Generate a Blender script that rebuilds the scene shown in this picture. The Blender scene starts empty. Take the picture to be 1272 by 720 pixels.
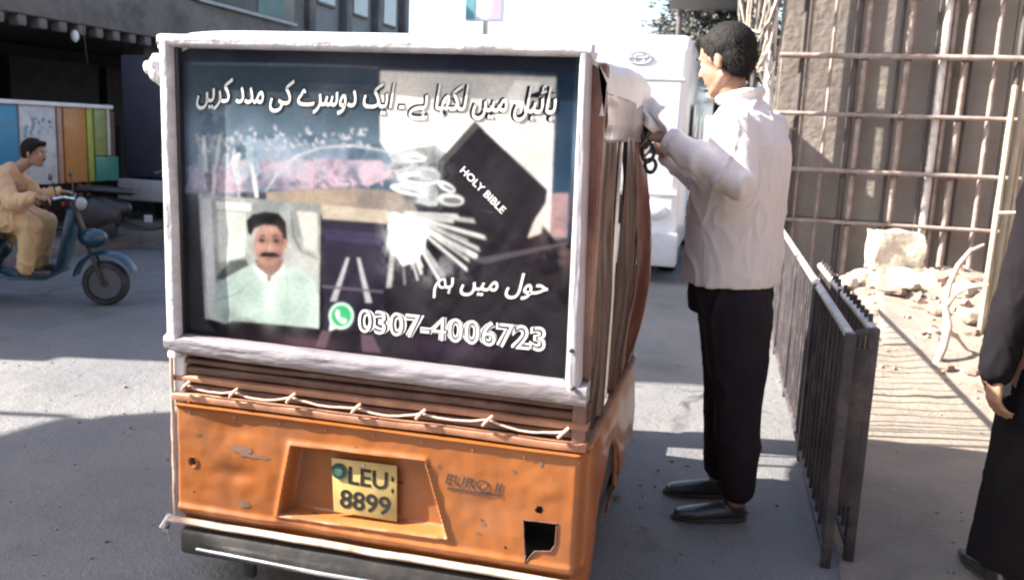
import bpy, bmesh, math, random
from mathutils import Vector, Matrix, noise
import unicodedata
S = bpy.context.scene
COL = S.collection
R = math.radians

# ---------------------------------------------------------------- camera
cam_d = bpy.data.cameras.new('camera'); cam = bpy.data.objects.new('camera', cam_d); COL.objects.link(cam)
S.camera = cam
YAW, PITCH, ROLL, CZ, FPX = R(14), R(10), R(2.5), 1.38, 1100.0
_f = Vector((-math.sin(YAW)*math.cos(PITCH), math.cos(YAW)*math.cos(PITCH), -math.sin(PITCH)))
_r = Vector((math.cos(YAW), math.sin(YAW), 0)); _u = _r.cross(_f)
_r2 = _r*math.cos(ROLL) + _u*math.sin(ROLL); _u2 = _u*math.cos(ROLL) - _r*math.sin(ROLL)
cam.matrix_world = Matrix(((_r2.x, _u2.x, -_f.x, 0), (_r2.y, _u2.y, -_f.y, 0), (_r2.z, _u2.z, -_f.z, CZ), (0, 0, 0, 1)))
cam_d.sensor_width = 36; cam_d.lens = 36*FPX/1272; cam_d.clip_start = 0.05; cam_d.clip_end = 900
cam_d.dof.use_dof = True; cam_d.dof.focus_distance = 2.5; cam_d.dof.aperture_fstop = 5.0

def _ray(x, y): return _f + _r2*((x-636)/FPX) - _u2*((y-360)/FPX)
def at_y(x, y, Y):                       # point of the vertical plane y = Y seen at a photo pixel
    d = _ray(x, y); return Vector((0, 0, CZ)) + d*(Y/d.y)
def at_x(x, y, X):
    d = _ray(x, y); return Vector((0, 0, CZ)) + d*(X/d.x)
def at_z(x, y, Z=0.0):
    d = _ray(x, y); return Vector((0, 0, CZ)) + d*((Z-CZ)/d.z)

# ---------------------------------------------------------------- world, sun, exposure
SUN_AZ, SUN_EL = R(104), R(37)           # azimuth measured from +Y towards -X (left, a little behind the camera)
sd = Vector((-math.sin(SUN_AZ)*math.cos(SUN_EL), math.cos(SUN_AZ)*math.cos(SUN_EL), math.sin(SUN_EL)))
w = bpy.data.worlds.new('World'); S.world = w; w.use_nodes = True
nt = w.node_tree; bg = nt.nodes['Background']
sky = nt.nodes.new('ShaderNodeTexSky'); sky.sky_type = 'NISHITA'; sky.sun_disc = False
sky.sun_elevation = SUN_EL; sky.sun_rotation = -SUN_AZ; sky.air_density = 1.0; sky.dust_density = 2.5; sky.ozone_density = 1.0
nt.links.new(sky.outputs[0], bg.inputs[0]); bg.inputs[1].default_value = 0.092
sl = bpy.data.lights.new('sun', 'SUN'); so = bpy.data.objects.new('sun', sl); COL.objects.link(so)
sl.energy = 4.7; sl.angle = R(0.6); sl.color = (1.0, 0.94, 0.86)
so.rotation_euler = (-sd).to_track_quat('-Z', 'Y').to_euler(); so.location = (-6, -2, 8)
S.view_settings.view_transform = 'Standard'; S.view_settings.look = 'None'
S.view_settings.exposure = 2.3; S.view_settings.gamma = 1.0
S.render.engine = 'CYCLES'; S.cycles.max_bounces = 6; S.cycles.use_denoising = True
S.render.film_transparent = False; S.cycles.pixel_filter_type = 'BLACKMAN_HARRIS'; S.cycles.filter_width = 2.2

# ---------------------------------------------------------------- materials
_M = {}
def mat(name, col, rough=0.7, col2=None, scale=6.0, dirt=None, dirt_amt=0.5, dscale=2.5, bump=0.0, bscale=40.0,
        metal=0.0, coat=0.0, spec=0.5, stretch=(1, 1, 1), rvar=0.0, trans=0.0, emit=None, sss=0.0, alpha=1.0):
    if name in _M: return _M[name]
    m = bpy.data.materials.new(name); m.use_nodes = True; N = m.node_tree.nodes; L = m.node_tree.links
    b = N['Principled BSDF']; b.inputs['Roughness'].default_value = rough; b.inputs['Metallic'].default_value = metal
    b.inputs['Specular IOR Level'].default_value = spec; b.inputs['Coat Weight'].default_value = coat
    b.inputs['Coat Roughness'].default_value = 0.12; b.inputs['Transmission Weight'].default_value = trans
    b.inputs['Alpha'].default_value = alpha
    if sss: b.inputs['Subsurface Weight'].default_value = sss; b.inputs['Subsurface Radius'].default_value = (.02, .008, .004)
    c4 = lambda c: (c[0], c[1], c[2], 1)
    tc = N.new('ShaderNodeTexCoord'); mp = N.new('ShaderNodeMapping'); mp.inputs['Scale'].default_value = stretch
    L.new(tc.outputs['Object'], mp.inputs[0])
    n1 = N.new('ShaderNodeTexNoise'); n1.inputs['Scale'].default_value = scale; n1.inputs['Detail'].default_value = 8; n1.inputs['Roughness'].default_value = .62
    L.new(mp.outputs[0], n1.inputs['Vector'])
    r1 = N.new('ShaderNodeValToRGB'); r1.color_ramp.elements[0].position = .32; r1.color_ramp.elements[1].position = .7
    c2 = col2 if col2 else tuple(v*.8 for v in col)
    r1.color_ramp.elements[0].color = c4(c2); r1.color_ramp.elements[1].color = c4(col)
    L.new(n1.outputs['Fac'], r1.inputs[0]); out = r1.outputs[0]
    if dirt:
        n2 = N.new('ShaderNodeTexNoise'); n2.inputs['Scale'].default_value = dscale; n2.inputs['Detail'].default_value = 9; n2.inputs['Roughness'].default_value = .7
        L.new(mp.outputs[0], n2.inputs['Vector'])
        r2 = N.new('ShaderNodeValToRGB'); r2.color_ramp.elements[0].position = .48; r2.color_ramp.elements[1].position = .68
        r2.color_ramp.elements[0].color = (0, 0, 0, 1); r2.color_ramp.elements[1].color = (dirt_amt,)*3 + (1,)
        L.new(n2.outputs['Fac'], r2.inputs[0])
        mx = N.new('ShaderNodeMix'); mx.data_type = 'RGBA'; L.new(r2.outputs[0], mx.inputs[0]); L.new(out, mx.inputs[6]); mx.inputs[7].default_value = c4(dirt)
        out = mx.outputs[2]
    L.new(out, b.inputs['Base Color'])
    if rvar:
        mr = N.new('ShaderNodeMapRange'); mr.inputs[3].default_value = max(.03, rough-rvar); mr.inputs[4].default_value = min(1, rough+rvar)
        L.new(n1.outputs['Fac'], mr.inputs[0]); L.new(mr.outputs[0], b.inputs['Roughness'])
    if bump:
        n3 = N.new('ShaderNodeTexNoise'); n3.inputs['Scale'].default_value = bscale; n3.inputs['Detail'].default_value = 6
        L.new(mp.outputs[0], n3.inputs['Vector'])
        bp = N.new('ShaderNodeBump'); bp.inputs['Strength'].default_value = 1.0; bp.inputs['Distance'].default_value = bump
        L.new(n3.outputs['Fac'], bp.inputs['Height']); L.new(bp.outputs[0], b.inputs['Normal'])
        if coat: L.new(bp.outputs[0], b.inputs['Coat Normal'])
    if emit:
        b.inputs['Emission Color'].default_value = c4(emit[0]); b.inputs['Emission Strength'].default_value = emit[1]
    _M[name] = m; return m

# ---------------------------------------------------------------- mesh helpers
def frame(d, ref=Vector((0, 0, 1))):
    d = d.normalized()
    if abs(d.dot(ref)) > .98: ref = Vector((0, 1, 0)) if abs(d.y) < .9 else Vector((1, 0, 0))
    a = ref.cross(d).normalized(); b = d.cross(a).normalized(); return a, b

class MB:
    def __init__(s): s.v = []; s.f = []
    def add(s, vs, fs):
        o = len(s.v); s.v += [Vector(p) for p in vs]; s.f += [tuple(i+o for i in f) for f in fs]; return s
    def box(s, c, d, rz=0, rx=0, ry=0):
        M = Matrix.Rotation(rz, 3, 'Z') @ Matrix.Rotation(ry, 3, 'Y') @ Matrix.Rotation(rx, 3, 'X'); c = Vector(c)
        vs = [c + M @ Vector((sx*d[0]/2, sy*d[1]/2, sz*d[2]/2)) for sx in (-1, 1) for sy in (-1, 1) for sz in (-1, 1)]
        return s.add(vs, [(0, 1, 3, 2), (4, 6, 7, 5), (0, 4, 5, 1), (2, 3, 7, 6), (0, 2, 6, 4), (1, 5, 7, 3)])
    def bb(s, x0, x1, y0, y1, z0, z1): return s.box(((x0+x1)/2, (y0+y1)/2, (z0+z1)/2), (abs(x1-x0), abs(y1-y0), abs(z1-z0)))
    def tube(s, pts, r, n=10, caps=True, ref=Vector((0, 0, 1))):
        pts = [Vector(p) for p in pts]; rs = r if isinstance(r, (list, tuple)) else [r]*len(pts); rings = []
        for i, p in enumerate(pts):
            d = (pts[min(i+1, len(pts)-1)] - pts[max(i-1, 0)]); a, b = frame(d, ref)
            q = rs[i] if isinstance(rs[i], (tuple, list)) else (rs[i], rs[i])
            rings.append([p + a*q[0]*math.cos(2*math.pi*k/n) + b*q[1]*math.sin(2*math.pi*k/n) for k in range(n)])
        return s.loft(rings, caps)
    def loft(s, rings, caps=True, closed=True):
        n = len(rings[0]); vs = [p for r in rings for p in r]; fs = []
        for i in range(len(rings)-1):
            for k in range(n if closed else n-1): k2 = (k+1) % n; fs.append((i*n+k, i*n+k2, (i+1)*n+k2, (i+1)*n+k))
        if caps and closed: fs.append(tuple(range(n-1, -1, -1))); fs.append(tuple((len(rings)-1)*n+k for k in range(n)))
        return s.add(vs, fs)
    def limb(s, pts, n=16, ref=Vector((0, 0, 1))):  # pts: (x,y,z,ra,rb); rounded ends
        P = [Vector(p[:3]) for p in pts]; Q = [(p[3], p[4] if len(p) > 4 else p[3]) for p in pts]
        pp = []; rr = []
        d0 = (P[0]-P[1]).normalized(); d1 = (P[-1]-P[-2]).normalized()
        for t in (80, 50, 25):
            pp.append(P[0] + d0*min(Q[0])*math.sin(R(t))); rr.append((Q[0][0]*math.cos(R(t)), Q[0][1]*math.cos(R(t))))
        for a, q in zip(P, Q): pp.append(a); rr.append(q)
        for t in (25, 50, 80):
            pp.append(P[-1] + d1*min(Q[-1])*math.sin(R(t))); rr.append((Q[-1][0]*math.cos(R(t)), Q[-1][1]*math.cos(R(t))))
        return s.tube(pp, rr, n, True, ref)
    def ball(s, c, r, n=14, m=9, M=None):
        c = Vector(c); r = r if isinstance(r, (tuple, list)) else (r, r, r); rings = []
        for j in range(m+1):
            t = math.pi*(j+.02)/(m+.04); rg = []
            for k in range(n):
                p = Vector((r[0]*math.sin(t)*math.cos(2*math.pi*k/n), r[1]*math.sin(t)*math.sin(2*math.pi*k/n), r[2]*math.cos(t)))
                rg.append(c + (M @ p if M else p))
            rings.append(rg)
        return s.loft(rings)
    def prism(s, poly, o, ex, ey, ez, t):  # poly in 2-D extruded along ez by t
        o, ex, ey, ez = Vector(o), Vector(ex), Vector(ey), Vector(ez); n = len(poly)
        a = [o + ex*p[0] + ey*p[1] for p in poly]; b = [q + ez*t for q in a]
        return s.add(a+b, [tuple(range(n-1, -1, -1)), tuple(range(n, 2*n))] + [(k, (k+1) % n, n+(k+1) % n, n+k) for k in range(n)])
    def grid(s, fn, nu, nv, keep=None):
        vs = [fn(i/nu, j/nv) for j in range(nv+1) for i in range(nu+1)]; fs = []
        for j in range(nv):
            for i in range(nu):
                if keep is None or keep((i+.5)/nu, (j+.5)/nv): fs.append((j*(nu+1)+i, j*(nu+1)+i+1, (j+1)*(nu+1)+i+1, (j+1)*(nu+1)+i))
        return s.add(vs, fs)
    def build(s, name, m, parent=None, bevel=0, smooth=None, seg=2, solid=0, local=False):
        me = bpy.data.meshes.new(name)
        off = Vector((0, 0, 0))
        if parent is not None and not local:
            p = parent
            while p: off += p.location; p = p.parent
        me.from_pydata([v-off for v in s.v], [], s.f)
        bm = bmesh.new(); bm.from_mesh(me); bmesh.ops.recalc_face_normals(bm, faces=bm.faces)
        if bevel:
            es = [e for e in bm.edges if len(e.link_faces) == 2 and e.calc_face_angle(0) > R(35)]
            bmesh.ops.bevel(bm, geom=es, offset=bevel, segments=seg, profile=.5, affect='EDGES', clamp_overlap=True)
        bm.to_mesh(me); bm.free()
        if smooth is None: smooth = bool(bevel)
        if smooth:
            for p in me.polygons: p.use_smooth = True
            try: me.set_sharp_from_angle(angle=R(40))
            except Exception: pass
        me.materials.append(m)
        o = bpy.data.objects.new(name, me); COL.objects.link(o)
        if parent is not None: o.parent = parent
        if solid:
            md = o.modifiers.new('thickness', 'SOLIDIFY'); md.thickness = solid; md.offset = 0
        return o

def evaluate(o):
    dg = bpy.context.evaluated_depsgraph_get(); dg.update()
    me = bpy.data.meshes.new_from_object(o.evaluated_get(dg)); old = o.data
    o.modifiers.clear(); o.data = me; me.name = old.name; bpy.data.meshes.remove(old); return o

def tag(o, label=None, cat=None, group=None, kind=None):
    if label: o['label'] = label
    if cat: o['category'] = cat
    if group: o['group'] = group
    if kind: o['kind'] = kind
    return o
def thing(name, loc, label, cat, group=None, rz=0):
    o = bpy.data.objects.new(name, None); o.empty_display_size = .1; COL.objects.link(o); o.location = loc; o.rotation_euler = (0, 0, rz)
    return tag(o, label, cat, group)
def dup(o, parent=None):
    c = o.copy(); COL.objects.link(c); c.parent = parent
    for ch in list(o.children): dup(ch, c)
    return c

def organic(mb, name, m, parent, voxel=.012, folds=0.0, fscale=7.0, stretch=(1, 1, .5), smooth=4, detail=0.0, local=False, cut=None):
    """union of the limbs of mb as one continuous skin, with cloth folds pushed in along the normals"""
    o = mb.build(name, m, parent, local=local)
    md = o.modifiers.new('skin', 'REMESH'); md.mode = 'VOXEL'; md.voxel_size = voxel
    sm = o.modifiers.new('soft', 'SMOOTH'); sm.factor = .5; sm.iterations = smooth
    evaluate(o); me = o.data
    if folds:
        nn = [v.normal.copy() for v in me.vertices]
        for v, n in zip(me.vertices, nn):
            p = Vector((v.co.x*stretch[0], v.co.y*stretch[1], v.co.z*stretch[2]))*fscale
            q = p + noise.noise_vector(p*.6)*.9
            h = 1-min(1, abs(noise.noise(q))*3.2); h = h*h; g_ = max(0, min(1, .5+1.6*noise.noise(p*.35+Vector((3, 9, 2)))))
            q3 = q*1.9+Vector((7, 3, 1)); h3 = 1-min(1, abs(noise.noise(q3))*3.0); h3 *= h3
            v.co += n*folds*(1.3*h*g_ + .55*h3*(1-g_) + .35*noise.noise(q*.7) - .35)
    for p in me.polygons: p.use_smooth = True
    return o

FORMS = {}
for cp in list(range(0xFB50, 0xFE00)) + list(range(0xFE70, 0xFF00)):
    p = unicodedata.decomposition(chr(cp)).split()
    if len(p) == 2 and p[0] in ('<initial>', '<medial>', '<final>', '<isolated>'): FORMS.setdefault(int(p[1], 16), {})[p[0][1:-1]] = cp
def joined(t):
    out = []
    dual = lambda c: 'initial' in FORMS.get(ord(c), {})
    for i, c in enumerate(t):
        f = FORMS.get(ord(c))
        if not f: out.append(c); continue
        pj = i > 0 and dual(t[i-1]); nj = dual(c) and i+1 < len(t) and ord(t[i+1]) in FORMS
        k = 'medial' if pj and nj else 'final' if pj else 'initial' if nj else 'isolated'
        out.append(chr(f.get(k, list(f.values())[0])))
    return ''.join(reversed(out))
def lettering(text, name, m, parent, p0, p1, height, Y, offset=0.0, shear=0.0, thick=.0004, wob=None, ymap=None):
    """text in the plane y = Y running from (x,z) p0 to p1, fitted to the given height"""
    cu = bpy.data.curves.new('t', 'FONT'); cu.body = text; cu.offset = offset; cu.shear = shear; cu.resolution_u = 4
    t = bpy.data.objects.new('t', cu); COL.objects.link(t)
    dg = bpy.context.evaluated_depsgraph_get(); dg.update()
    me = bpy.data.meshes.new_from_object(t.evaluated_get(dg)); bpy.data.objects.remove(t); bpy.data.curves.remove(cu)
    vs = [v.co.copy() for v in me.vertices]; fs = [tuple(p.vertices) for p in me.polygons]; bpy.data.meshes.remove(me)
    x0 = min(v.x for v in vs); x1 = max(v.x for v in vs); y0 = min(v.y for v in vs); y1 = max(v.y for v in vs)
    d = Vector((p1[0]-p0[0], p1[1]-p0[1])); L = d.length; d /= L; n = Vector((-d.y, d.x))
    mb = MB(); out = []
    for v in vs:
        a = (v.x-x0)/(x1-x0)*L; b = (v.y-y0)/(y1-y0)*height
        if wob: b += wob(a/L)
        X = p0[0]+d.x*a+n.x*b; Z = p0[1]+d.y*a+n.y*b
        out.append(Vector((X, Y if ymap is None else ymap(X, Z), Z)))
    mb.add(out, fs); return mb.build(name, m, parent)
# ---------------------------------------------------------------- shared colours
ASPH = None
def road_material():
    m = bpy.data.materials.new('dusty_asphalt'); m.use_nodes = True; N = m.node_tree.nodes; L = m.node_tree.links; b = N['Principled BSDF']
    tc = N.new('ShaderNodeTexCoord')
    def nz(sc, det=8, ro=.6):
        n = N.new('ShaderNodeTexNoise'); n.inputs['Scale'].default_value = sc; n.inputs['Detail'].default_value = det; n.inputs['Roughness'].default_value = ro
        L.new(tc.outputs['Object'], n.inputs['Vector']); return n
    def ramp(src, a, c0, bpos, c1):
        r = N.new('ShaderNodeValToRGB'); r.color_ramp.elements[0].position = a; r.color_ramp.elements[1].position = bpos
        r.color_ramp.elements[0].color = c0+(1,); r.color_ramp.elements[1].color = c1+(1,); L.new(src, r.inputs[0]); return r
    big = nz(.55); base = ramp(big.outputs[0], .35, (.125, .125, .130), .68, (.215, .208, .20))
    fine = nz(90, 4); sp = ramp(fine.outputs[0], .35, (.80, .80, .80), .72, (1.16, 1.15, 1.14))
    mu = N.new('ShaderNodeMix'); mu.data_type = 'RGBA'; mu.blend_type = 'MULTIPLY'; mu.inputs[0].default_value = 1
    L.new(base.outputs[0], mu.inputs[6]); L.new(sp.outputs[0], mu.inputs[7])
    st = nz(3.1, 10, .72); sm = ramp(st.outputs[0], .56, (0, 0, 0), .70, (.55, .55, .55))
    mx = N.new('ShaderNodeMix'); mx.data_type = 'RGBA'; L.new(sm.outputs[0], mx.inputs[0]); L.new(mu.outputs[2], mx.inputs[6]); mx.inputs[7].default_value = (.085, .08, .078, 1)
    vc_ = N.new('ShaderNodeTexVoronoi'); vc_.feature = 'DISTANCE_TO_EDGE'; vc_.inputs['Scale'].default_value = .9
    wp_ = nz(1.7, 6); wa = N.new('ShaderNodeMix'); wa.data_type = 'VECTOR'; wa.inputs[0].default_value = .35; L.new(tc.outputs['Object'], wa.inputs[4]); L.new(wp_.outputs['Color'], wa.inputs[5]); L.new(wa.outputs[1], vc_.inputs['Vector'])
    ck = ramp(vc_.outputs[0], .004, (.85, .85, .85), .020, (0, 0, 0)); pn = nz(.8, 3); pk = ramp(pn.outputs[0], .50, (0, 0, 0), .60, (1, 1, 1))
    cm = N.new('ShaderNodeMath'); cm.operation = 'MULTIPLY'; L.new(ck.outputs[0], cm.inputs[0]); L.new(pk.outputs[0], cm.inputs[1])
    m3 = N.new('ShaderNodeMix'); m3.data_type = 'RGBA'; L.new(cm.outputs[0], m3.inputs[0]); L.new(mx.outputs[2], m3.inputs[6]); m3.inputs[7].default_value = (.03, .03, .03, 1)
    oil = nz(1.25, 5, .5); ok_ = ramp(oil.outputs[0], .60, (0, 0, 0), .72, (.6, .6, .6)); m4 = N.new('ShaderNodeMix'); m4.data_type = 'RGBA'; L.new(ok_.outputs[0], m4.inputs[0]); L.new(m3.outputs[2], m4.inputs[6]); m4.inputs[7].default_value = (.06, .057, .055, 1)
    L.new(m4.outputs[2], b.inputs['Base Color']); b.inputs['Roughness'].default_value = .66; b.inputs['Specular IOR Level'].default_value = .40
    vo = N.new('ShaderNodeTexVoronoi'); vo.inputs['Scale'].default_value = 130; L.new(tc.outputs['Object'], vo.inputs['Vector'])
    bp = N.new('ShaderNodeBump'); bp.inputs['Distance'].default_value = .0022; L.new(vo.outputs[0], bp.inputs['Height'])
    b2 = N.new('ShaderNodeBump'); b2.inputs['Distance'].default_value = .03; L.new(st.outputs[0], b2.inputs['Height']); L.new(bp.outputs[0], b2.inputs['Normal'])
    L.new(b2.outputs[0], b.inputs['Normal']); return m
ASPH = road_material()
DUST = mat('trodden_earth', (.235, .19, .145), .95, (.15, .125, .10), 2.2, dirt=(.20, .17, .145), dirt_amt=.8, dscale=5, bump=.012, bscale=28)
CONC = mat('grey_concrete', (.19, .17, .155), .9, (.10, .09, .083), 1.3, dirt=(.05, .045, .042), dirt_amt=.8, dscale=1.7, bump=.006, bscale=30)
PLAS = mat('pale_plaster', (.62, .61, .58), .9, (.45, .44, .42), 1.0, dirt=(.2, .19, .18), dirt_amt=.6, dscale=1.3, bump=.004, bscale=30)
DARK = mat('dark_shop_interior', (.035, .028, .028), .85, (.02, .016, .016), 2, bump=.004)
RUBB = mat('black_rubber', (.02, .02, .021), .8, (.03, .03, .03), 20, dirt=(.09, .08, .07), dirt_amt=.5, dscale=9, bump=.002, bscale=90)
CHRO = mat('worn_chrome', (.75, .75, .76), .25, (.55, .54, .52), 12, metal=1, rvar=.15)
BLKM = mat('black_metal', (.022, .022, .024), .42, (.035, .033, .032), 8, dirt=(.10, .085, .07), dirt_amt=.5, dscale=6, bump=.0015, bscale=50, rvar=.15)
GLAS = mat('dusty_glass', (.18, .2, .21), .12, (.24, .25, .26), 3, dirt=(.35, .34, .32), dirt_amt=.3, coat=.6)
SKIN = mat('brown_skin', (.34, .20, .135), .55, (.26, .145, .095), 22, bump=.0006, bscale=120, sss=.12)
HAIR = mat('black_hair', (.008, .007, .007), .7, (.016, .014, .013), 60, spec=.15, bump=.003, bscale=160, stretch=(1, 1, .35))

# ---------------------------------------------------------------- ground
g = MB(); 
g.grid(lambda u, v: Vector((-300+600*u, -300+600*v, 0)), 40, 40)
tag(g.build('road', ASPH), 'dusty grey asphalt road under the rickshaw, half in shade and half in sun', None, None, 'structure')

def pave_h(x, y):
    e = min(1, max(0, (x-.60)/.06))
    return .004 + .004*e
p = MB()
def pv(u, v):
    x = .43 + 9*u; y = -2 + 16*v; edge = .05*noise.noise(Vector((0, y*1.7, 3)))
    if u == 0: x += edge
    r = max(0, y-5.0)
    h = .004 + (.010*(1+noise.noise(Vector((x*2.2, y*2.2, 0))))+.014*(1+noise.noise(Vector((x*7, y*7, 3))))*min(1, max(0, y-4.2)))*min(1, max(0, x-.42)*4) + .05*min(1, r/1.2)
    h += .30*math.exp(-((x-2.0)/1.0)**2 - ((y-7.9)/1.1)**2)*(1+.5*noise.noise(Vector((x*3, y*3, 5)))) + .03*max(0, noise.noise(Vector((x*5, y*5, 2))))*min(1, r)
    return Vector((x, y, h))
def pave_z(x, y):
    return pv((x-.43)/9, (y+2)/16).z
p.grid(pv, 170, 300)
tag(p.build('pavement', DUST, smooth=True), 'sandy trodden earth pavement beyond the railing, rising into rubble', None, None, 'structure')
p = MB(); p.bb(-7.8, -6.35, 3, 40, -.02, .12)
tag(p.build('kerb', CONC, bevel=.015), 'low grey kerb along the shops on the left', None, None, 'structure')

# ---------------------------------------------------------------- left street side
def bumps(mb, x, y0, y1, z, step=.34):
    y = y0
    while y < y1: mb.append((x, y, z)); y += step
b = thing('shop_building', (-8, 8, 0), 'long grey shop building on the left with dark open shops under a concrete canopy', 'building')
# upper storey, back wall, side walls
MB().bb(-14, -8.0, 3.1, 15.4, 3.02, 6.27).build('wall', CONC, b)
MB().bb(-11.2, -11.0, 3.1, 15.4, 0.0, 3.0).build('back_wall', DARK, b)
for yy in (3.2, 7.0, 10.95, 15.25):
    MB().bb(-8.35, -8.02, yy-.14, yy+.14, 0.0, 2.38).build('pillar', CONC, b, bevel=.01)
for yy in (3.2, 15.3): MB().bb(-11.0, -8.36, yy-.06, yy+.06, 0.0, 3.0).build('side_wall', CONC, b)
MB().bb(-11.0, -7.55, 3.1, 15.4, 2.41, 3.0).build('canopy', CONC, b, bevel=.02)
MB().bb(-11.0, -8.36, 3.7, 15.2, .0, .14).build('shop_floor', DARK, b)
cb0 = None
y = 5.2; k = 0
while y < 15.2:
    if cb0 is None:
        cb0 = MB().box((-7.63, y, 2.35), (.13, .13, .115)).build('corbel', CONC, b, bevel=.02)
    else:
        c = cb0.copy(); COL.objects.link(c); c.location = cb0.location + Vector((0, y-5.2, 0))
    y += .30
for yy in (4.6, 6.4, 8.3, 10.2, 12.4, 14.2):
    wf = MB().bb(-8.06, -7.96, yy-.55, yy+.55, 4.1, 5.5).build('window', mat('dark_frame', (.10, .08, .07), .6), b, bevel=.01)
    MB().bb(-7.957, -7.95, yy-.48, yy-.03, 4.17, 5.43).build('pane', GLAS, wf)
    MB().bb(-7.957, -7.95, yy+.03, yy+.48, 4.17, 5.43).build('pane', GLAS, wf)
for (a, c_) in ((7.2, 8.8), (9.0, 10.7), (11.2, 13.1), (13.3, 15.0)):  # goods and shelves in the shops' shade
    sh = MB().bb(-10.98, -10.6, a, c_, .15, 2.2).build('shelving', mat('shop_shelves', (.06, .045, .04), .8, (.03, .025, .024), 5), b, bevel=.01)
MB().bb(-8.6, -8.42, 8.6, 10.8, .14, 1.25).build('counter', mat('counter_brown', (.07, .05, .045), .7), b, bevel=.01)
# the parapet balusters of the canopy top
for yy in [9.4+.42*i for i in range(5)]:
    MB().tube([(-7.72, yy, 3.0), (-7.72, yy, 3.12), (-7.72, yy, 3.25), (-7.72, yy, 3.5)], [.09, .06, .08, .05], 10).build('baluster', PLAS, b, smooth=True)
MB().bb(-7.80, -7.64, 9.2, 11.3, 3.503, 3.6).build('coping', PLAS, b, bevel=.01)

sb = thing('signboard', (-7.5, 12.6, 2.9), 'dark green and black shop signboard above the canopy', 'signboard')
MB().bb(-7.56, -7.50, 11.35, 14.1, 3.005, 4.3).build('board', mat('dark_green_board', (.022, .045, .05), .45, (.015, .02, .025), 1.2, coat=.2), sb, bevel=.01)
MB().bb(-7.497, -7.490, 12.9, 13.7, 3.06, 4.2).build('panel', mat('sea_green_panel', (.05, .13, .12), .45, (.03, .09, .08), 2), sb)
MB().bb(-7.53, -7.47, 11.30, 14.15, 3.0, 3.05).build('frame', mat('dull_alu', (.3, .3, .3), .5, metal=.6), sb, bevel=.005)

b2 = thing('block_of_flats', (-8, 18, 0), 'pale grey block of flats beyond the green signboard', 'building')
MB().bb(-14, -8.1, 15.45, 20.6, 0, 6.6).build('wall', mat('grey_render', (.25, .26, .25), .9, (.18, .18, .17), .8, dirt=(.2, .19, .18), dirt_amt=.5, dscale=1.1, bump=.003), b2)
for yy in (15.6, 17.2, 18.8, 20.4): MB().bb(-8.15, -7.92, yy-.13, yy+.13, 0, 6.4).build('pilaster', CONC, b2, bevel=.01)
for yy in (16.4, 18.0, 19.6):
    for zz in (1.4, 4.2):
        wf = MB().bb(-8.12, -8.04, yy-.4, yy+.4, zz-.55, zz+.55).build('window', mat('dark_frame', (.1, .08, .07)), b2, bevel=.01)
        MB().bb(-8.037, -8.03, yy-.35, yy+.35, zz-.5, zz+.5).build('pane', GLAS, wf)
MB().bb(-8.3, -7.85, 15.45, 20.6, 2.7, 2.9).build('ledge', PLAS, b2, bevel=.01)

# far end of the street
b3 = thing('distant_building', (-6, 60, 0), 'low pale building closing the far end of the street', 'building')
MB().bb(-16, 6, 60, 66, 0, 4.0).build('wall', PLAS, b3)
for i in range(8): MB().bb(-14.6+2.5*i, -13.3+2.5*i, 59.92, 59.99, 1.2, 2.8).build('window', GLAS, b3)
MB().bb(-16.2, 6.2, 59.7, 66.2, 4.003, 4.2).build('roof', CONC, b3)

b4 = thing('added_shop_row', (0, -9, 0), 'plain brown brick shop row added behind the viewer to cut reflections and skylight', 'building')  # unseen row added to dim the window's reflections and the near ground
BRICKY = mat('brown_brick', (.16, .10, .075), .9, (.10, .065, .05), 3, dirt=(.06, .05, .045), dirt_amt=.6, dscale=1.4, bump=.006, bscale=30)
MB().bb(-5.5, 12, -14, -7.5, 0, 7.5).build('wall', BRICKY, b4)
for i in range(6): MB().bb(-5.0+2.8*i, -2.8+2.8*i, -7.49, -7.42, .05, 2.6).build('shutter', mat('steel_shutter', (.12, .12, .13), .5, metal=.3), b4, bevel=.01)
for i in range(6): MB().bb(-4.6+2.8*i, -3.2+2.8*i, -7.49, -7.42, 4.2, 5.8).build('window', GLAS, b4, bevel=.01)
b5 = thing('added_brick_block', (9, 0, 0), 'tall brown brick block added out of frame on the right to deepen the shade', 'building')  # unseen block added to hide part of the sky and darken the shade
MB().bb(7.6, 12, -7.4, 9.4, 0, 8.5).build('wall', BRICKY, b5)
for i in range(5): MB().bb(7.52, 7.59, -6.5+3.1*i, -5.0+3.1*i, 1.2, 2.8).build('window', GLAS, b5, bevel=.01)
for i in range(5): MB().bb(7.52, 7.59, -6.5+3.1*i, -5.0+3.1*i, 4.4, 6.0).build('window', GLAS, b5, bevel=.01)
# hanging lamp under the canopy
l = thing('hanging_bulb', (-7.6, 9.3, 2.35), 'small white bulb hanging under the concrete canopy', 'lamp')
q = at_x(93, 45, -7.6)
MB().tube([(q.x, q.y, 2.42), (q.x, q.y, q.z+.05)], .006, 6).build('cable', BLKM, l)
MB().ball(q, (.045, .045, .07)).build('bulb', mat('white_bulb', (.85, .85, .83), .3), l, smooth=True)
q2 = at_x(104, 60, -7.4)
w_ = MB().tube([(q2.x, q2.y, 2.42), (q2.x+.01, q2.y+.02, 2.1), (q2.x, q2.y+.06, 1.95)], .005, 6).build('loose_wire', BLKM)
tag(w_, 'thin loose wire dangling beside the white bulb', 'wire')

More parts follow.
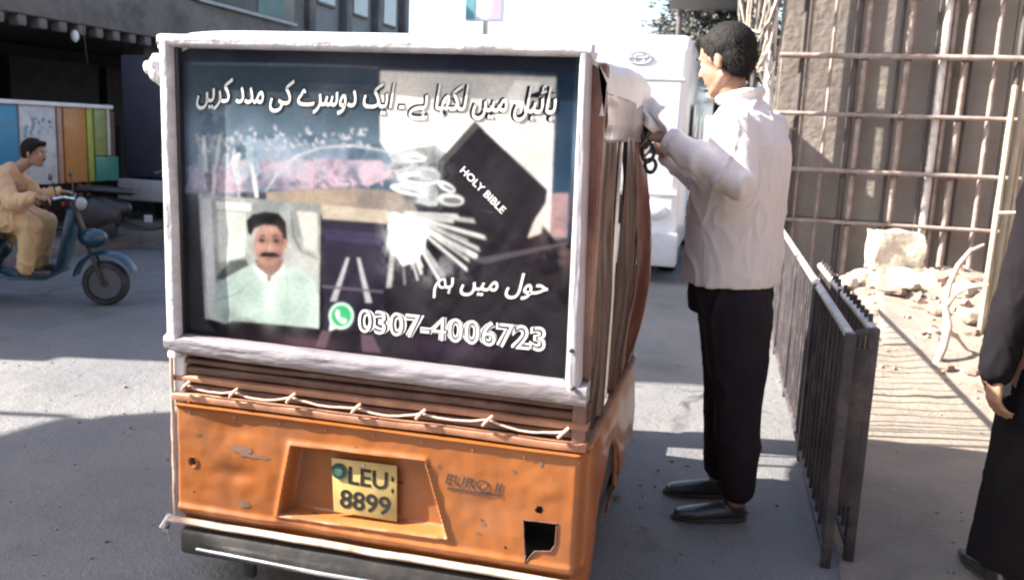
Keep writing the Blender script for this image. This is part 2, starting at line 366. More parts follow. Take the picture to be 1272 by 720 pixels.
# painted stall
X0 = -6.9
def pt(px, py): q = at_x(px, py, X0); return q.y, q.z
st = thing('painted_stall', (X0, 8.4, 0), 'low wooden stall painted blue, white, orange and green behind the scooter rider', 'stall')
ya, _ = pt(-60, 180); yb, _ = pt(147, 180); zb = .66; zt = 1.45
MB().bb(X0-.8, X0-.04, ya, yb, zb, zt-.02).build('body', mat('stall_wood', (.12, .08, .055), .8, (.07, .05, .04), 6), st, bevel=.008)
def band(a, c, z0, z1, name, colr, nm):
    y0 = pt(a, 180)[0]; y1 = pt(c, 180)[0]
    return MB().bb(X0-.04, X0+.0, y0+.006, y1-.006, z0, z1).build(name, mat(nm, tuple(v*.75 for v in colr), .5, tuple(v*.6 for v in colr), 4, dirt=(.1, .08, .07), dirt_amt=.45, dscale=7, coat=.15), st, bevel=.006)
band(-60, 24, zb, zt, 'panel', (.03, .30, .52), 'sky_blue_paint')
wp = band(25, 71, zb, zt, 'panel', (.70, .72, .70), 'white_paint')
rg = random.Random(4); sc = MB()
for i in range(26):
    yy = pt(30+rg.random()*34, 150)[0]; zz = 1.08+rg.random()*.26
    sc.box((X0+.004, yy, zz), (.004, .012+.03*rg.random(), .012+.03*rg.random()), rx=rg.random())
sc.build('painted_marks', mat('faded_blue_print', (.22, .38, .46), .6), wp)
band(72, 79, zb, zt, 'post', (.55, .32, .22), 'brown_paint')
band(80, 108, zb, zt, 'panel', (.62, .27, .05), 'orange_paint')
band(109, 117, zb, zt, 'panel', (.45, .50, .06), 'lime_paint')
band(118, 133, zb+.28, zt, 'panel', (.33, .40, .12), 'olive_paint')
band(118, 147, zb, zb+.27, 'panel', (.04, .28, .22), 'sea_green_paint')
band(134, 138, zb+.28, zt+.05, 'post', (.75, .72, .62), 'cream_paint')
MB().bb(X0-.84, X0+.03, ya-.03, yb-.1, zt+.003, zt+.045).build('top_board', mat('white_board', (.75, .75, .72), .6, dirt=(.3, .28, .25), dirt_amt=.4), st, bevel=.008)
for yy in (ya+.5, ya+1.7, yb-.4):
    for xx in (X0-.7, X0-.12): MB().bb(xx-.03, xx+.03, yy-.03, yy+.03, .0, zb-.003).build('leg', mat('stall_wood', (.1, .1, .1)), st)

# slate box truck behind the stall, mostly behind the rickshaw
YT = 9.6
tl = at_y(149, 66, YT); br = at_y(206, 226, YT)
tx0 = tl.x; tx1 = tx0 + 1.5; tz1 = 2.12; tz0 = .66
tr = thing('box_truck', ((tx0+tx1)/2, YT+1.2, 0), 'small truck with slate grey box body and white rear bumper, left of the rickshaw', 'truck')
SL = mat('slate_paint', (.085, .085, .115), .55, (.07, .07, .095), 2, dirt=(.12, .11, .11), dirt_amt=.4, dscale=3, coat=.1)
MB().bb(tx0, tx1, YT, YT+2.3, tz0, tz1).build('cargo_box', SL, tr, bevel=.02)
for i in range(2): MB().bb(tx0+.04+.72*i, tx0+.72+.72*i, YT-.025, YT-.003, tz0+.05, tz1-.06).build('rear_door', SL, tr, bevel=.008)
for i in range(2): MB().tube([(tx0+.62+.24*i, YT-.04, tz0+.1), (tx0+.62+.24*i, YT-.04, tz1-.1)], .012, 8).build('lock_bar', CHRO, tr, smooth=True)
MB().bb(tx0-.02, tx1+.02, YT-.12, YT+.05, .36, .62).build('bumper', mat('white_bumper', (.72, .71, .70), .5, dirt=(.3, .27, .25), dirt_amt=.6, dscale=6), tr, bevel=.03)
MB().bb(tx0+.1, tx1-.1, YT+.1, YT+3.6, .38, .60).build('chassis', BLKM, tr, bevel=.01)
MB().bb(tx0+.08, tx1-.08, YT+2.4, YT+3.7, .45, 1.75).build('cab', mat('white_paint_cab', (.7, .7, .7), .4, coat=.5), tr, bevel=.12, seg=3)
for sx in (tx0+.22, tx1-.22):
    for yy in (YT+.65, YT+3.0):
        wv = MB(); wv.tube([(sx-.09, yy, .29), (sx-.07, yy, .29), (sx+.07, yy, .29), (sx+.09, yy, .29)], [.25, .285, .285, .25], 20, ref=Vector((0, 0, 1)))
        wh = wv.build('wheel', RUBB, tr, smooth=True)
        MB().tube([(sx-.095, yy, .29), (sx+.095, yy, .29)], .15, 16).build('rim', CHRO, wh, smooth=True)

# ---------------------------------------------------------------- white minibus ahead
VY = 8.7; vx0, vx1 = -2.45, -.52; vc = (vx0+vx1)/2
v = thing('minibus', (vc, VY+2, 0), 'white minibus facing the camera in the road beyond the rickshaw', 'minibus')
WHT = mat('white_bus_paint', (.80, .81, .83), .35, (.76, .77, .80), 2, dirt=(.45, .43, .42), dirt_amt=.3, dscale=2, coat=.4)
prof = [(0, .30), (0, .70), (.06, .98), (.42, 1.90), (.52, 2.12), (.75, 2.24), (4.3, 2.22), (4.4, 2.1), (4.42, .30)]
prof = [(-.02, .30), (-.03, .60), (.0, .88), (.12, 1.95), (.17, 2.25), (.36, 2.39), (4.3, 2.36), (4.4, 2.2), (4.42, .30)]
mb = MB(); rings = []
for t, ins in ((0, .05), (.04, .012), (.08, 0), (1.82, 0), (1.86, .012), (1.90, .05)):
    rings.append([Vector((vx0+t, VY+a+ins*(1 if a < 2 else -1), z-(ins if z > 2 else 0))) for a, z in prof])
mb.loft(rings); mb.build('body', WHT, v, bevel=.012)
def vs(u, z):  # on the front surface
    pts = [(.30, -.02), (.60, -.03), (.88, 0), (1.95, .12), (2.25, .17), (2.39, .36)]
    for (a, ya_), (c, yc) in zip(pts, pts[1:]):
        if a <= z <= c: return VY + ya_ + (yc-ya_)*(z-a)/(c-a)
    return VY
def vpanel(x0, x1, z0, z1, out, name, m, par, nz=6):
    mbb = MB(); fr = [[Vector((x, vs(0, z)-out, z)) for x in (x0, x1)] for z in [z0+(z1-z0)*i/nz for i in range(nz+1)]]
    bk = [[p+Vector((0, out+.02, 0)) for p in r] for r in fr]
    rg_ = [[a[0], a[1], c[1], c[0]] for a, c in zip(fr, bk)]
    mbb.loft(rg_); return mbb.build(name, m, par)
ws = vpanel(vx0+.13, vx1-.10, .91, 1.94, .006, 'windshield', mat('bus_glass', (.36, .38, .40), .08, (.46, .48, .49), 3.5, coat=.8), v)  # glass coloured pale in place of the white sky it reflects
vpanel(vx0+.09, vx1-.06, .865, .905, .02, 'windshield_trim', mat('light_trim', (.82, .82, .82), .4), v, 1)
vpanel(vx0+.09, vx1-.06, 1.945, 1.965, .012, 'roof_trim', mat('grey_trim', (.35, .36, .38), .5), v, 1)
for sx in (-1, 1):
    MB().tube([(vc+sx*.1, vs(0, 1.0)-.02, 1.0), (vc+sx*.55, vs(0, 1.45)-.02, 1.4)], .008, 6).build('wiper', BLKM, v)
    hl = MB(); hl.ball((vc+sx*.70, VY-.03, .70), (.14, .05, .09)); hl.build('headlight', mat('lamp_glass', (.8, .82, .85), .1, coat=1), v, smooth=True)
    MB().box((vc+sx*1.02, VY+.1, 1.30), (.05, .09, .24)).build('mirror', BLKM, v, bevel=.02)
cx = at_y(795, 72, VY+.14)
def ring(c, rx, rz, r, n=36): return [Vector((c.x+rx*math.cos(2*math.pi*i/n), c.y, c.z+rz*math.sin(2*math.pi*i/n))) for i in range(n+1)]
em = MB(); em.tube(ring(cx, .11, .058, 0), .011, 8, caps=False); em.tube(ring(cx, .045, .055, 0, 24), .008, 6, caps=False)
em.tube(ring(cx+Vector((0, 0, .022)), .075, .026, 0, 24), .008, 6, caps=False); em.build('emblem', mat('pale_emblem', (.55, .54, .58), .3, metal=.3), v, smooth=True)
MB().bb(vx0+.02, vx1-.01, VY-.10, VY+.06, .17, .50).build('bumper', mat('pale_bumper', (.62, .64, .68), .5), v, bevel=.03)
MB().bb(vc-.5, vc+.5, VY-.045, VY-.02, .56, .84).build('grille', BLKM, v, bevel=.01)
for sx in (vx0+.16, vx1-.16):
    for yy in (VY+.95, VY+3.5):
        wh = MB().tube([(sx-.10, yy, .33), (sx-.08, yy, .33), (sx+.08, yy, .33), (sx+.10, yy, .33)], [.29, .33, .33, .29], 22).build('wheel', RUBB, v, smooth=True)
        MB().tube([(sx-.112, yy, .33), (sx+.112, yy, .33)], .18, 16).build('rim', CHRO, wh, smooth=True)
for yy in (VY+.85, VY+1.85, VY+2.85):
    for sx in (vx0-.004, vx1+.004): MB().box((sx, yy+.35, 1.45), (.012, .85, .62)).build('side_window', GLAS, v, bevel=.004)

# pole sign above the rickshaw
ps = thing('pole_sign', (-3.6, 12.5, 0), 'small white, teal and violet sign on a pole above the rickshaw roof', 'sign')
a = at_y(580, -6, 12.5); c = at_y(626, 27, 12.5)
MB().bb(a.x, c.x, 12.47, 12.53, c.z, a.z+.35).build('board', mat('sign_white', (.8, .8, .8), .5), ps, bevel=.01)
MB().bb(a.x, a.x+.13, 12.462, 12.468, c.z+.02, a.z+.3).build('stripe', mat('teal_print', (.12, .33, .36), .5), ps)
MB().bb(c.x-.17, c.x-.04, 12.462, 12.468, c.z+.02, a.z+.3).build('stripe', mat('violet_print', (.50, .38, .62), .5), ps)
MB().tube([((a.x+c.x)/2, 12.56, 0), ((a.x+c.x)/2, 12.56, a.z+.3)], .04, 10).build('pole', CHRO, ps, smooth=True)

# ---------------------------------------------------------------- wall and scaffold grid on the right
WY = 9.6
wl = thing('wall', (3.5, WY, 0), 'tall stained grey brown panel wall behind the pipe grid', 'wall')
WM = mat('stained_wall', (.31, .265, .23), .92, (.19, .16, .14), .9, dirt=(.24, .25, .17), dirt_amt=.7, dscale=.8, bump=.012, bscale=14)
WM2 = mat('stained_wall_dark', (.26, .225, .19), .92, (.15, .13, .115), .8, dirt=(.30, .25, .22), dirt_amt=.6, dscale=1.2, bump=.012, bscale=14)
MB().bb(.28, 7.5, WY+.06, WY+.3, 0, 4.4).build('core', WM2, wl)
xs = [.30, 1.03, 1.81, 2.42, 2.9, 3.4, 3.9, 4.4, 4.9, 5.4, 5.9, 6.4, 6.9, 7.4]
zs = [.02, .66, 1.16, 1.72, 2.28, 2.85, 3.5, 4.3]
rg = random.Random(8)
for i in range(len(xs)-1):
    for j in range(len(zs)-1):
        d = rg.uniform(.010, .020)
        MB().bb(xs[i]+.003, xs[i+1]-.003, WY+d, WY+.058, zs[j]+.004, zs[j+1]-.004).build('panel', rg.choice([WM, WM, WM2]), wl, bevel=.006, seg=1)
gr = thing('scaffold_grid', (2, WY-.15, 0), 'rusty pipe grid of uprights and crossbars fixed before the stained wall', 'scaffold')
PIP = mat('rusty_pipe', (.34, .28, .25), .6, (.20, .145, .12), 9, dirt=(.50, .45, .41), dirt_amt=.6, dscale=8, bump=.002, metal=.1)
PIW = mat('pale_pipe', (.72, .68, .64), .5, (.5, .45, .42), 9, dirt=(.25, .2, .17), dirt_amt=.6, dscale=12, bump=.002)
PID = mat('dark_pipe', (.09, .075, .07), .6, (.05, .04, .04), 9)
def up(xt, xb, r, m, y=WY-.12):
    MB().tube([(xb, y, .0), ((xt+xb)/2, y, 2.1), (xt, y, 4.3)], r, 10).build('upright', m, gr, smooth=True)
up(.50, .50, .028, PID); up(1.0, 1.0, .030, PID, WY-.10); up(1.085, 1.085, .028, PIP); up(1.47, 1.47, .030, PIP)
up(1.40, 1.40, .018, PID, WY-.08); up(.56, .56, .016, PIP, WY-.09); up(1.72, 1.72, .018, PID, WY-.08); up(2.05, 2.05, .016, PID, WY-.08); up(2.25, 2.25, .024, PIP); up(.78, .78, .016, PIP, WY-.09)
up(1.79, 1.79, .036, PIW); up(1.86, 1.86, .028, PIP, WY-.08); up(1.985, 1.985, .030, PIP); up(2.45, 2.45, .03, PID); up(2.9, 2.9, .03, PIP); up(3.5, 3.5, .03, PIP); up(4.2, 4.2, .03, PIP)
for z, r in ((2.26, .028), (1.70, .022), (1.15, .024), (.64, .020), (2.83, .024), (3.5, .024)):
    MB().tube([(.28, WY-.17, z), (2.3, WY-.175, z+.01), (4.6, WY-.17, z)], r, 10).build('crossbar', PIP, gr, smooth=True)
    for xx in (1.47, 1.985, 1.085):
        MB().box((xx, WY-.15, z), (.075, .075, .06)).build('clamp', PID, gr, bevel=.012)

up_ = thing('utility_pole', (.27, 9.2, 0), 'white painted utility pole behind the standing man, hung with cables', 'pole')
a = at_y(962, 0, 9.2)
MB().tube([(.26, 9.2, 0), (a.x, 9.2, a.z), (a.x+.0, 9.2, 5.8)], [.055, .045, .04], 14).build('shaft', PIW, up_, smooth=True)
MB().tube([(.17, 9.25, 0), (.17, 9.25, 5.0)], .035, 10).build('conduit', PID, up_, smooth=True)
CAB = mat('cable_grey', (.30, .27, .24), .6, (.12, .11, .10), 20)
CB2 = mat('cable_cream', (.60, .52, .44), .6, (.4, .34, .28), 20)
rg = random.Random(21)
for i in range(16):
    cxm = -.02+rg.gauss(0, .06); z0 = 2.95+rg.random()*.8; pts = []
    drop = .5+rg.random()*.9; sp_ = .06+rg.random()*.14
    for k in range(15):
        t = k/14*2*math.pi
        pts.append((cxm+.10+sp_*math.cos(t)*.9, 9.12-.02*i*.3+.05*math.sin(t*2), z0-drop/2+drop/2*math.sin(t)+.05*rg.random()))
    cc = MB().tube(pts, .008+.006*rg.random(), 6, caps=True).build('cable', rg.choice([CAB, CAB, CB2]), up_, smooth=True)
hb = thing('hoarding', (-.2, 9.6, 2.8), 'dark board overhead left of the utility pole', 'board')
a = at_y(832, 12, 9.6); c = at_y(928, 12, 9.6)
MB().bb(a.x, .14, 9.58, 9.64, a.z, a.z+.8).build('board', mat('near_black_board', (.03, .028, .028), .6), hb, bevel=.01)
MB().tube([(a.x+.1, 9.68, 0), (a.x+.1, 9.68, a.z+.8)], .03, 8).build('post', PID, hb, smooth=True)
MB().tube([(.05, 9.68, 0), (.05, 9.68, a.z+.8)], .03, 8).build('post', PID, hb, smooth=True)

# tree behind the hoarding
t = thing('street_tree', (-.3, 11.6, 0), 'dusty grey green tree between the minibus and the wall', 'tree')
BARK = mat('bark', (.16, .12, .09), .9, (.08, .06, .05), 12, bump=.01, bscale=25, stretch=(1, 1, .3))
tb = MB(); tb.tube([(-.3, 11.6, 0), (-.27, 11.6, 1.0), (-.33, 11.62, 1.8), (-.25, 11.6, 2.5), (-.2, 11.6, 3.1)], [.10, .085, .07, .045, .02], 10)
rg = random.Random(3)
tips = []
for i in range(14):
    a = rg.random()*6.28; z = 1.7+rg.random()*1.1; L_ = .5+rg.random()*.5
    e = Vector((-.28+L_*math.cos(a), 11.6+L_*math.sin(a), z+.3+rg.random()*.5)); tips.append(e)
    tb.tube([(-.28, 11.6, z), tuple((Vector((-.28, 11.6, z))+e)/2+Vector((0, 0, .1))), tuple(e)], [.03, .02, .008], 6)
tb.build('trunk', BARK, t, smooth=True)
LF = mat('dusty_leaves', (.085, .085, .07), .8, (.04, .045, .035), 3)
lf = MB()
for e in tips + [Vector((-.62, 11.2, 2.5)), Vector((-.60, 11.2, 2.85)), Vector((-.66, 11.2, 3.15)), Vector((-.4, 11.2, 3.1)), Vector((-.25, 11.6, 3.3)), Vector((-.4, 11.5, 2.9)), Vector((-.1, 11.5, 2.7))]:
    for k in range(620):
        p_ = e + Vector((rg.gauss(0, .17), rg.gauss(0, .17), rg.gauss(0, .14))); a = Vector((rg.gauss(0, 1), rg.gauss(0, 1), rg.gauss(0, .6))).normalized(); b_, c_ = frame(a); s_ = .018+rg.random()*.03
        lf.add([p_-b_*s_, p_+c_*s_*.55, p_+b_*s_, p_-c_*s_*.55], [(0, 1, 2, 3)])
lf.build('crown', LF, t)
# ================================================================ the auto rickshaw
FY = 2.2
rk = thing('auto_rickshaw', (-.955, 3.2, 0), 'orange three wheeled auto rickshaw with a printed rear window and white plastic wrapped frame', 'rickshaw')
def fp(px, py, Y=FY): q = at_y(px, py, Y); return (q.x, q.z)
ORG = mat('worn_orange_paint', (.32, .102, .018), .42, (.24, .070, .012), 3.5, dirt=(.17, .08, .045), dirt_amt=.55, dscale=5, bump=.0012, bscale=22, coat=.25, rvar=.12)
ORL = mat('faded_orange_paint', (.40, .19, .105), .5, (.24, .105, .06), 9, dirt=(.12, .065, .045), dirt_amt=.7, dscale=7, bump=.0015, bscale=30, rvar=.15)
BRN = mat('rusty_brown_slat', (.12, .055, .036), .55, (.07, .035, .026), 12, dirt=(.24, .14, .10), dirt_amt=.6, dscale=9, bump=.002, bscale=40)
BL, BR_, BT, BB = -1.578, -.325, .558, .185
sm = lambda a, b, x: max(0, min(1, (x-a)/(b-a)))**2*(3-2*max(0, min(1, (x-a)/(b-a))))
REC = [fp(362, 552), fp(528, 572), fp(556, 668), fp(345, 640)]
HOLE = [fp(650, 645), fp(692, 650), fp(690, 676), fp(684, 684), fp(664, 684), fp(653, 697)]
def sdist(poly, x, z):          # signed distance, negative inside
    ins = False; dm = 9
    for i in range(len(poly)):
        a, b = poly[i], poly[(i+1) % len(poly)]
        if (a[1] > z) != (b[1] > z) and x < (b[0]-a[0])*(z-a[1])/(b[1]-a[1])+a[0]: ins = not ins
        t = max(0, min(1, ((x-a[0])*(b[0]-a[0])+(z-a[1])*(b[1]-a[1]))/((b[0]-a[0])**2+(b[1]-a[1])**2)))
        dm = min(dm, math.hypot(x-a[0]-t*(b[0]-a[0]), z-a[1]-t*(b[1]-a[1])))
    return -dm if ins else dm
def tailY(x, z):
    y = FY
    y += .040*(1-sm(-.022, .002, sdist(REC, x, z)))                     # number plate recess
    y -= .007*math.exp(-(sdist(REC, x, z)/.010)**2)                     # raised rim of the recess
    y -= .010*math.exp(-((z-(BT-.004))/.008)**2)                        # rolled top lip
    y -= .007*math.exp(-((z-.232)/.010)**2)                             # swage line
    y += .03*sm(.225, .185, z)
    e = min(x-BL, BR_-x); y += .05*(1-sm(0, .035, e))**2                # rounded corners
    y += .02*sm(BT-.004, BT, z)
    for (cx_, cz_, r_, a_) in ((-1.37, .50, .07, .006), (-1.36, .36, .05, .007), (-.60, .38, .09, .004), (-.43, .44, .05, -.003), (-1.2, .22, .06, .005), (-.9, .52, .09, .004)):
        y += a_*math.exp(-(((x-cx_)/r_)**2+((z-cz_)/(r_*.5))**2))
    y += .0025*noise.noise(Vector((x*9, z*9, 1)))+.0012*noise.noise(Vector((x*25, z*25, 4)))
    return y
CIR = [(fp(670, 633), .011), (fp(240, 573), .010), (fp(628, 680), .004), (fp(241, 575+35), .004)]
U = lambda u: BL+(BR_-BL)*u
V = lambda v_: BB+(BT-BB)*v_
keep = lambda u, v_: sdist(HOLE, U(u), V(v_)) > 0 and all(math.hypot(U(u)-c[0], V(v_)-c[1]) > r_ for c, r_ in CIR)
tp = MB().grid(lambda u, v_: Vector((U(u), tailY(U(u), V(v_)), V(v_))), 300, 96, keep).build('tail_panel', ORG, rk, smooth=True)
for (x, z) in ((-1.502, .38),): MB().tube([(x, FY-.002, z), (x, FY+.01, z)], [.016, .014], 20, caps=False).build('grommet', ORL, tp, smooth=True)
# smudges and scuffs on the paint (thin flakes of bare primer)
rg = random.Random(5)
def blotch(cx_, cz_, rx, rz, name, m, par, n=22, out=.0012, seed=0):
    pts = []
    for k in range(n):
        a = 2*math.pi*k/n; q = 1+.35*noise.noise(Vector((math.cos(a)*1.5+seed, math.sin(a)*1.5, cx_*9)))+.15*rg.uniform(-1, 1)
        pts.append((cx_+rx*q*math.cos(a), cz_+rz*q*math.sin(a)))
    c0 = (cx_, cz_); vs_ = [Vector((c0[0], tailY(*c0)-out, c0[1]))] + [Vector((p[0], tailY(*p)-out, p[1])) for p in pts]
    return MB().add(vs_, [(0, 1+k, 1+(k+1) % n) for k in range(n)]).build(name, m, par)
SCU = mat('scuffed_paint', (.17, .085, .05), .7, (.12, .07, .05), 30)
for c, rx, rz in ((fp(300, 558), .045, .012), (fp(303, 625), .022, .012), (fp(315, 566), .06, .006), (fp(600, 650), .010, .006), (fp(672, 575), .006, .012), (fp(420, 690-20), .02, .004)):
    blotch(c[0], c[1], rx*.9, rz*.9, 'paint_scuff', SCU, tp, seed=rx*50)
MB().bb(BL+.05, BR_-.05, FY+.12, FY+.14, .19, .55).build('inner_panel', BLKM, rk)
MB().bb(BL+.02, BR_-.02, FY+.14, FY+1.25, .19, .24).build('floor', BLKM, rk)

RUST = mat('rusty_edge', (.12, .05, .03), .85, (.06, .03, .02), 40, bump=.003, bscale=80)
hp = []
for i in range(len(HOLE)):
    a_, b_ = HOLE[i], HOLE[(i+1) % len(HOLE)]
    for k in range(6): x = a_[0]+(b_[0]-a_[0])*k/6; z = a_[1]+(b_[1]-a_[1])*k/6; hp.append((x, tailY(x, z)-.001+.001*noise.noise(Vector((x*90, z*90, 0))), z))
hp.append(hp[0]); MB().tube(hp, [(.0022+.0012*noise.noise(Vector((i*.7, 0, 0))), .002) for i in range(len(hp))], 6).build('torn_edge', RUST, tp, smooth=True)
rg = random.Random(77)
for i in range(26):
    x = rg.uniform(BL+.05, BR_-.05); z = rg.uniform(.24, .53)
    if sdist(HOLE, x, z) > .03: blotch(x, z, rg.uniform(.002, .012), rg.uniform(.0012, .004), 'paint_chip', rg.choice([RUST, SCU, SCU]), tp, n=10, seed=i)
for i in range(9): x = BL+.07+i*.145; MB().ball((x, tailY(x, .532)-.001, .532), (.0045, .002, .0045), 8, 5).build('rivet', ORL, tp, smooth=True)
# number plate
P0, P1, P2, P3 = fp(408, 571), fp(490, 581), fp(490, 651), fp(411, 638)
PY = FY+.018
pl = MB(); pl.prism([P3, P2, P1, P0], (0, PY, 0), (1, 0, 0), (0, 0, 1), (0, 1, 0), .003)
pl = pl.build('number_plate', mat('plate_yellow', (.50, .36, .12), .45, (.40, .27, .09), 12, dirt=(.2, .13, .07), dirt_amt=.5, dscale=14, coat=.2), rk, bevel=.002)
INK = mat('black_ink', (.016, .015, .014), .5)
def on_plate(u, v_): # u right, v up in 0..1
    a = (P3[0]+(P2[0]-P3[0])*u, P3[1]+(P2[1]-P3[1])*u); b = (P0[0]+(P1[0]-P0[0])*u, P0[1]+(P1[1]-P0[1])*u)
    return (a[0]+(b[0]-a[0])*v_, a[1]+(b[1]-a[1])*v_)
lettering('LEU', 'plate_letters', INK, pl, on_plate(.25, .56), on_plate(.86, .54), .054, PY-.001, offset=.022)
lettering('8899', 'plate_letters', INK, pl, on_plate(.10, .10), on_plate(.90, .08), .058, PY-.001, offset=.022)
lettering(':', 'plate_letters', INK, pl, on_plate(.915, .50), on_plate(.955, .50), .05, PY-.001, offset=.02)
c = on_plate(.12, .78)
MB().tube([(c[0], PY-.004, c[1]), (c[0], PY-.0005, c[1])], .024, 24).build('seal', mat('dark_green_seal', (.03, .075, .06), .4, (.015, .03, .03), 60), pl)
MB().tube([(c[0], PY-.0055, c[1]), (c[0], PY-.0042, c[1])], .013, 20).build('seal_centre', mat('seal_green', (.07, .16, .12), .4, (.02, .05, .04), 90), pl)
for u in (.5,):
    q = on_plate(u, .93); MB().ball((q[0], PY-.001, q[1]), .004, 8, 5).build('screw', CHRO, pl)

# EURO II badge
E0, E1 = fp(553, 600), fp(624, 613)
BDG = mat('badge_grey', (.055, .038, .028), .4, (.05, .04, .035), 20)
lettering('EURO II', 'badge_lettering', BDG, tp, E0, E1, .030, FY-.004, offset=.008, shear=.15, thick=.001, ymap=lambda x, z: tailY(x, z)-.0018)
lettering('EURO EMISSION', 'badge_lettering', BDG, tp, fp(556, 609), fp(623, 620), .0085, FY-.004, offset=.01, shear=.1, ymap=lambda x, z: tailY(x, z)-.0018) if False else None
rb = MB(); x = fp(556, 606)[0]; zz = fp(556, 606)[1]
rg = random.Random(9)
while x < fp(622, 613)[0]:
    w__ = rg.uniform(.004, .009); dz = -.010*0
    rb.add([Vector((X, tailY(X, Z)-.0018, Z)) for X, Z in ((x, zz-.004), (x+w__, zz-.004), (x+w__, zz+.004), (x, zz+.004))], [(0, 1, 2, 3)]); x += w__+.0022; 
rb.build('badge_small_print', BDG, tp)

# lip under the panel, bumper, chassis
lp = MB(); pts = []
for i in range(41):
    x = BL-.004+(BR_-BL+.008)*i/40; pts.append((x, FY-.004+.002*noise.noise(Vector((x*8, 0, 0))), .190+.004*noise.noise(Vector((x*6, 2, 0)))))
lp.tube(pts, [(.013, .010)]*41, 8); lp.build('lower_lip', mat('chipped_cream_paint', (.62, .50, .42), .5, (.40, .25, .16), 16, dirt=(.14, .09, .07), dirt_amt=.8, dscale=11), rk, smooth=True)
bp_ = MB().bb(BL+.03, BR_-.03, FY-.012, FY+.03, .085, .168).build('bumper', BLKM, rk, bevel=.014)
MB().tube([(BL+.1, FY-.026, .118), (BL+.5, FY-.03, .112), (BR_-.1, FY-.026, .118)], .006, 10).build('bumper_tube', CHRO, bp_, smooth=True)
for x in (BL+.25, BR_-.25): MB().box((x, FY+.02, .075), (.04, .03, .08)).build('bumper_bracket', BLKM, bp_, bevel=.008)
MB().bb(BL+.30, BR_-.30, FY+.10, FY+2.0, .16, .24).build('chassis', BLKM, rk, bevel=.01)
MB().tube([(BL+.12, FY+.42, .20), (BR_-.12, FY+.42, .20)], .035, 12).build('axle', BLKM, rk, smooth=True)
def wheel(x, y, par, r=.205, w_=.10):
    t_ = MB().tube([(x-w_/2, y, r), (x-w_*.42, y, r), (x-w_*.2, y, r), (x+w_*.2, y, r), (x+w_*.42, y, r), (x+w_/2, y, r)], [r*.80, r*.96, r, r, r*.96, r*.80], 28, caps=False)
    o = t_.build('wheel', RUBB, par, smooth=True)
    MB().tube([(x-w_*.42, y, r), (x-w_*.2, y, r), (x+w_*.2, y, r), (x+w_*.42, y, r)], [r*.80, r*.60, r*.60, r*.80], 24).build('rim', CHRO, o, smooth=True)
    return o
wheel(BL+.14, FY+.42, rk); wheel(BR_-.14, FY+.42, rk); wheel(-.955, 4.05, rk)

# slats and lacing between tail panel and window frame
for k, (z, h, yo, m) in enumerate(((.575, .022, .012, ORL), (.603, .020, .030, BRN), (.630, .018, .020, ORL), (.655, .022, .034, BRN), (.682, .016, .03, BRN))):
    s_ = MB(); n_ = 30; rr = []
    for i in range(n_+1):
        x = BL+.006+(BR_-BL-.012)*i/n_; y = FY+yo+.003*noise.noise(Vector((x*5, k*3, 0))); zc = z+.003*noise.noise(Vector((x*3.5, k*7, 5)))
        rr.append([Vector((x, y-.012, zc-h/2)), Vector((x, y-.012, zc+h/2-.004)), Vector((x, y-.006, zc+h/2)), Vector((x, y+.03, zc+h/2)), Vector((x, y+.03, zc-h/2))])
    s_.loft(rr).build('slat', m, rk, bevel=.002)
MB().bb(BL+.01, BR_-.01, FY+.05, FY+.07, .55, .78).build('gap_shadow_board', mat('gap_shadow', (.03, .02, .018), .8), rk)  # dark sheet standing in for the shadow in the slat gaps
ROP = mat('lacing_cord', (.66, .46, .36), .7, (.45, .28, .2), 40, bump=.001, bscale=200)
hooks = [fp(x, y) for x, y in ((232, 478), (291, 487), (362, 493), (443, 506), (523, 513), (606, 521), (700, 536))]
for i, (hx, hz) in enumerate(hooks):
    o = MB().tube([(hx-.012, FY-.004, hz-.016), (hx-.004, FY-.012, hz-.006), (hx+.004, FY-.012, hz+.004), (hx+.014, FY-.004, hz+.013)], .0045, 8).build('hook', ROP, rk, smooth=True)
    if i < len(hooks)-1:
        nx, nz_ = hooks[i+1]; pts = []
        for k in range(13):
            t = k/12; pts.append((hx+(nx-hx)*t, FY-.002, hz+(nz_-hz)*t-.010*math.sin(math.pi*t)*(1+.5*(i % 2))+.002*noise.noise(Vector((t*6, i, 0)))))
        MB().tube(pts, .0032, 6).build('cord', ROP, rk, smooth=True)

# ---------------------------------------------------------------- window frame wrapped in white plastic
PW = mat('crumpled_white_plastic', (.66, .66, .67), .30, (.42, .41, .42), 9, dirt=(.24, .21, .20), dirt_amt=.65, dscale=13, bump=.006, bscale=26, coat=.4, rvar=.15)
def member(p0, p1, w0, w1, name, n=70, depth=.035, seed=0, m=PW, ridge=.004):
    """crumpled flat band from (x,z) p0 to p1, w = half width"""
    a = Vector((p0[0], p0[1])); b_ = Vector((p1[0], p1[1])); d = (b_-a); L_ = d.length; d /= L_; nn_ = Vector((-d.y, d.x)); rr = []
    for i in range(n+1):
        t = i/n; c_ = a+d*L_*t; hw = w0+(w1-w0)*t; ring_ = []
        hw *= 1+.03*noise.noise(Vector((t*L_*14, seed, 0)))
        for k in range(12):
            s = k/11*2-1; q = c_+nn_*hw*s
            bulge = (1-abs(s)**4)*.018 + ridge*noise.noise(Vector((t*L_*9, s*2.5, seed))) + ridge*.6*abs(noise.noise(Vector((t*L_*26, s*6, seed+4))))
            ring_.append(Vector((q.x, FY-.008-bulge, q.y)))
        ring_.append(Vector(((c_+nn_*hw).x, FY+depth, (c_+nn_*hw).y))); ring_.append(Vector(((c_-nn_*hw).x, FY+depth, (c_-nn_*hw).y)))
        rr.append(ring_)
    return MB().loft(rr).build(name, m, rk, smooth=True)
member((-1.547, .70), (-1.552, 1.585), .024, .020, 'frame_side', seed=1, ridge=.0015)
member((-1.572, 1.590), (-.372, 1.587), .018, .016, 'frame_top', seed=2, ridge=.0015)
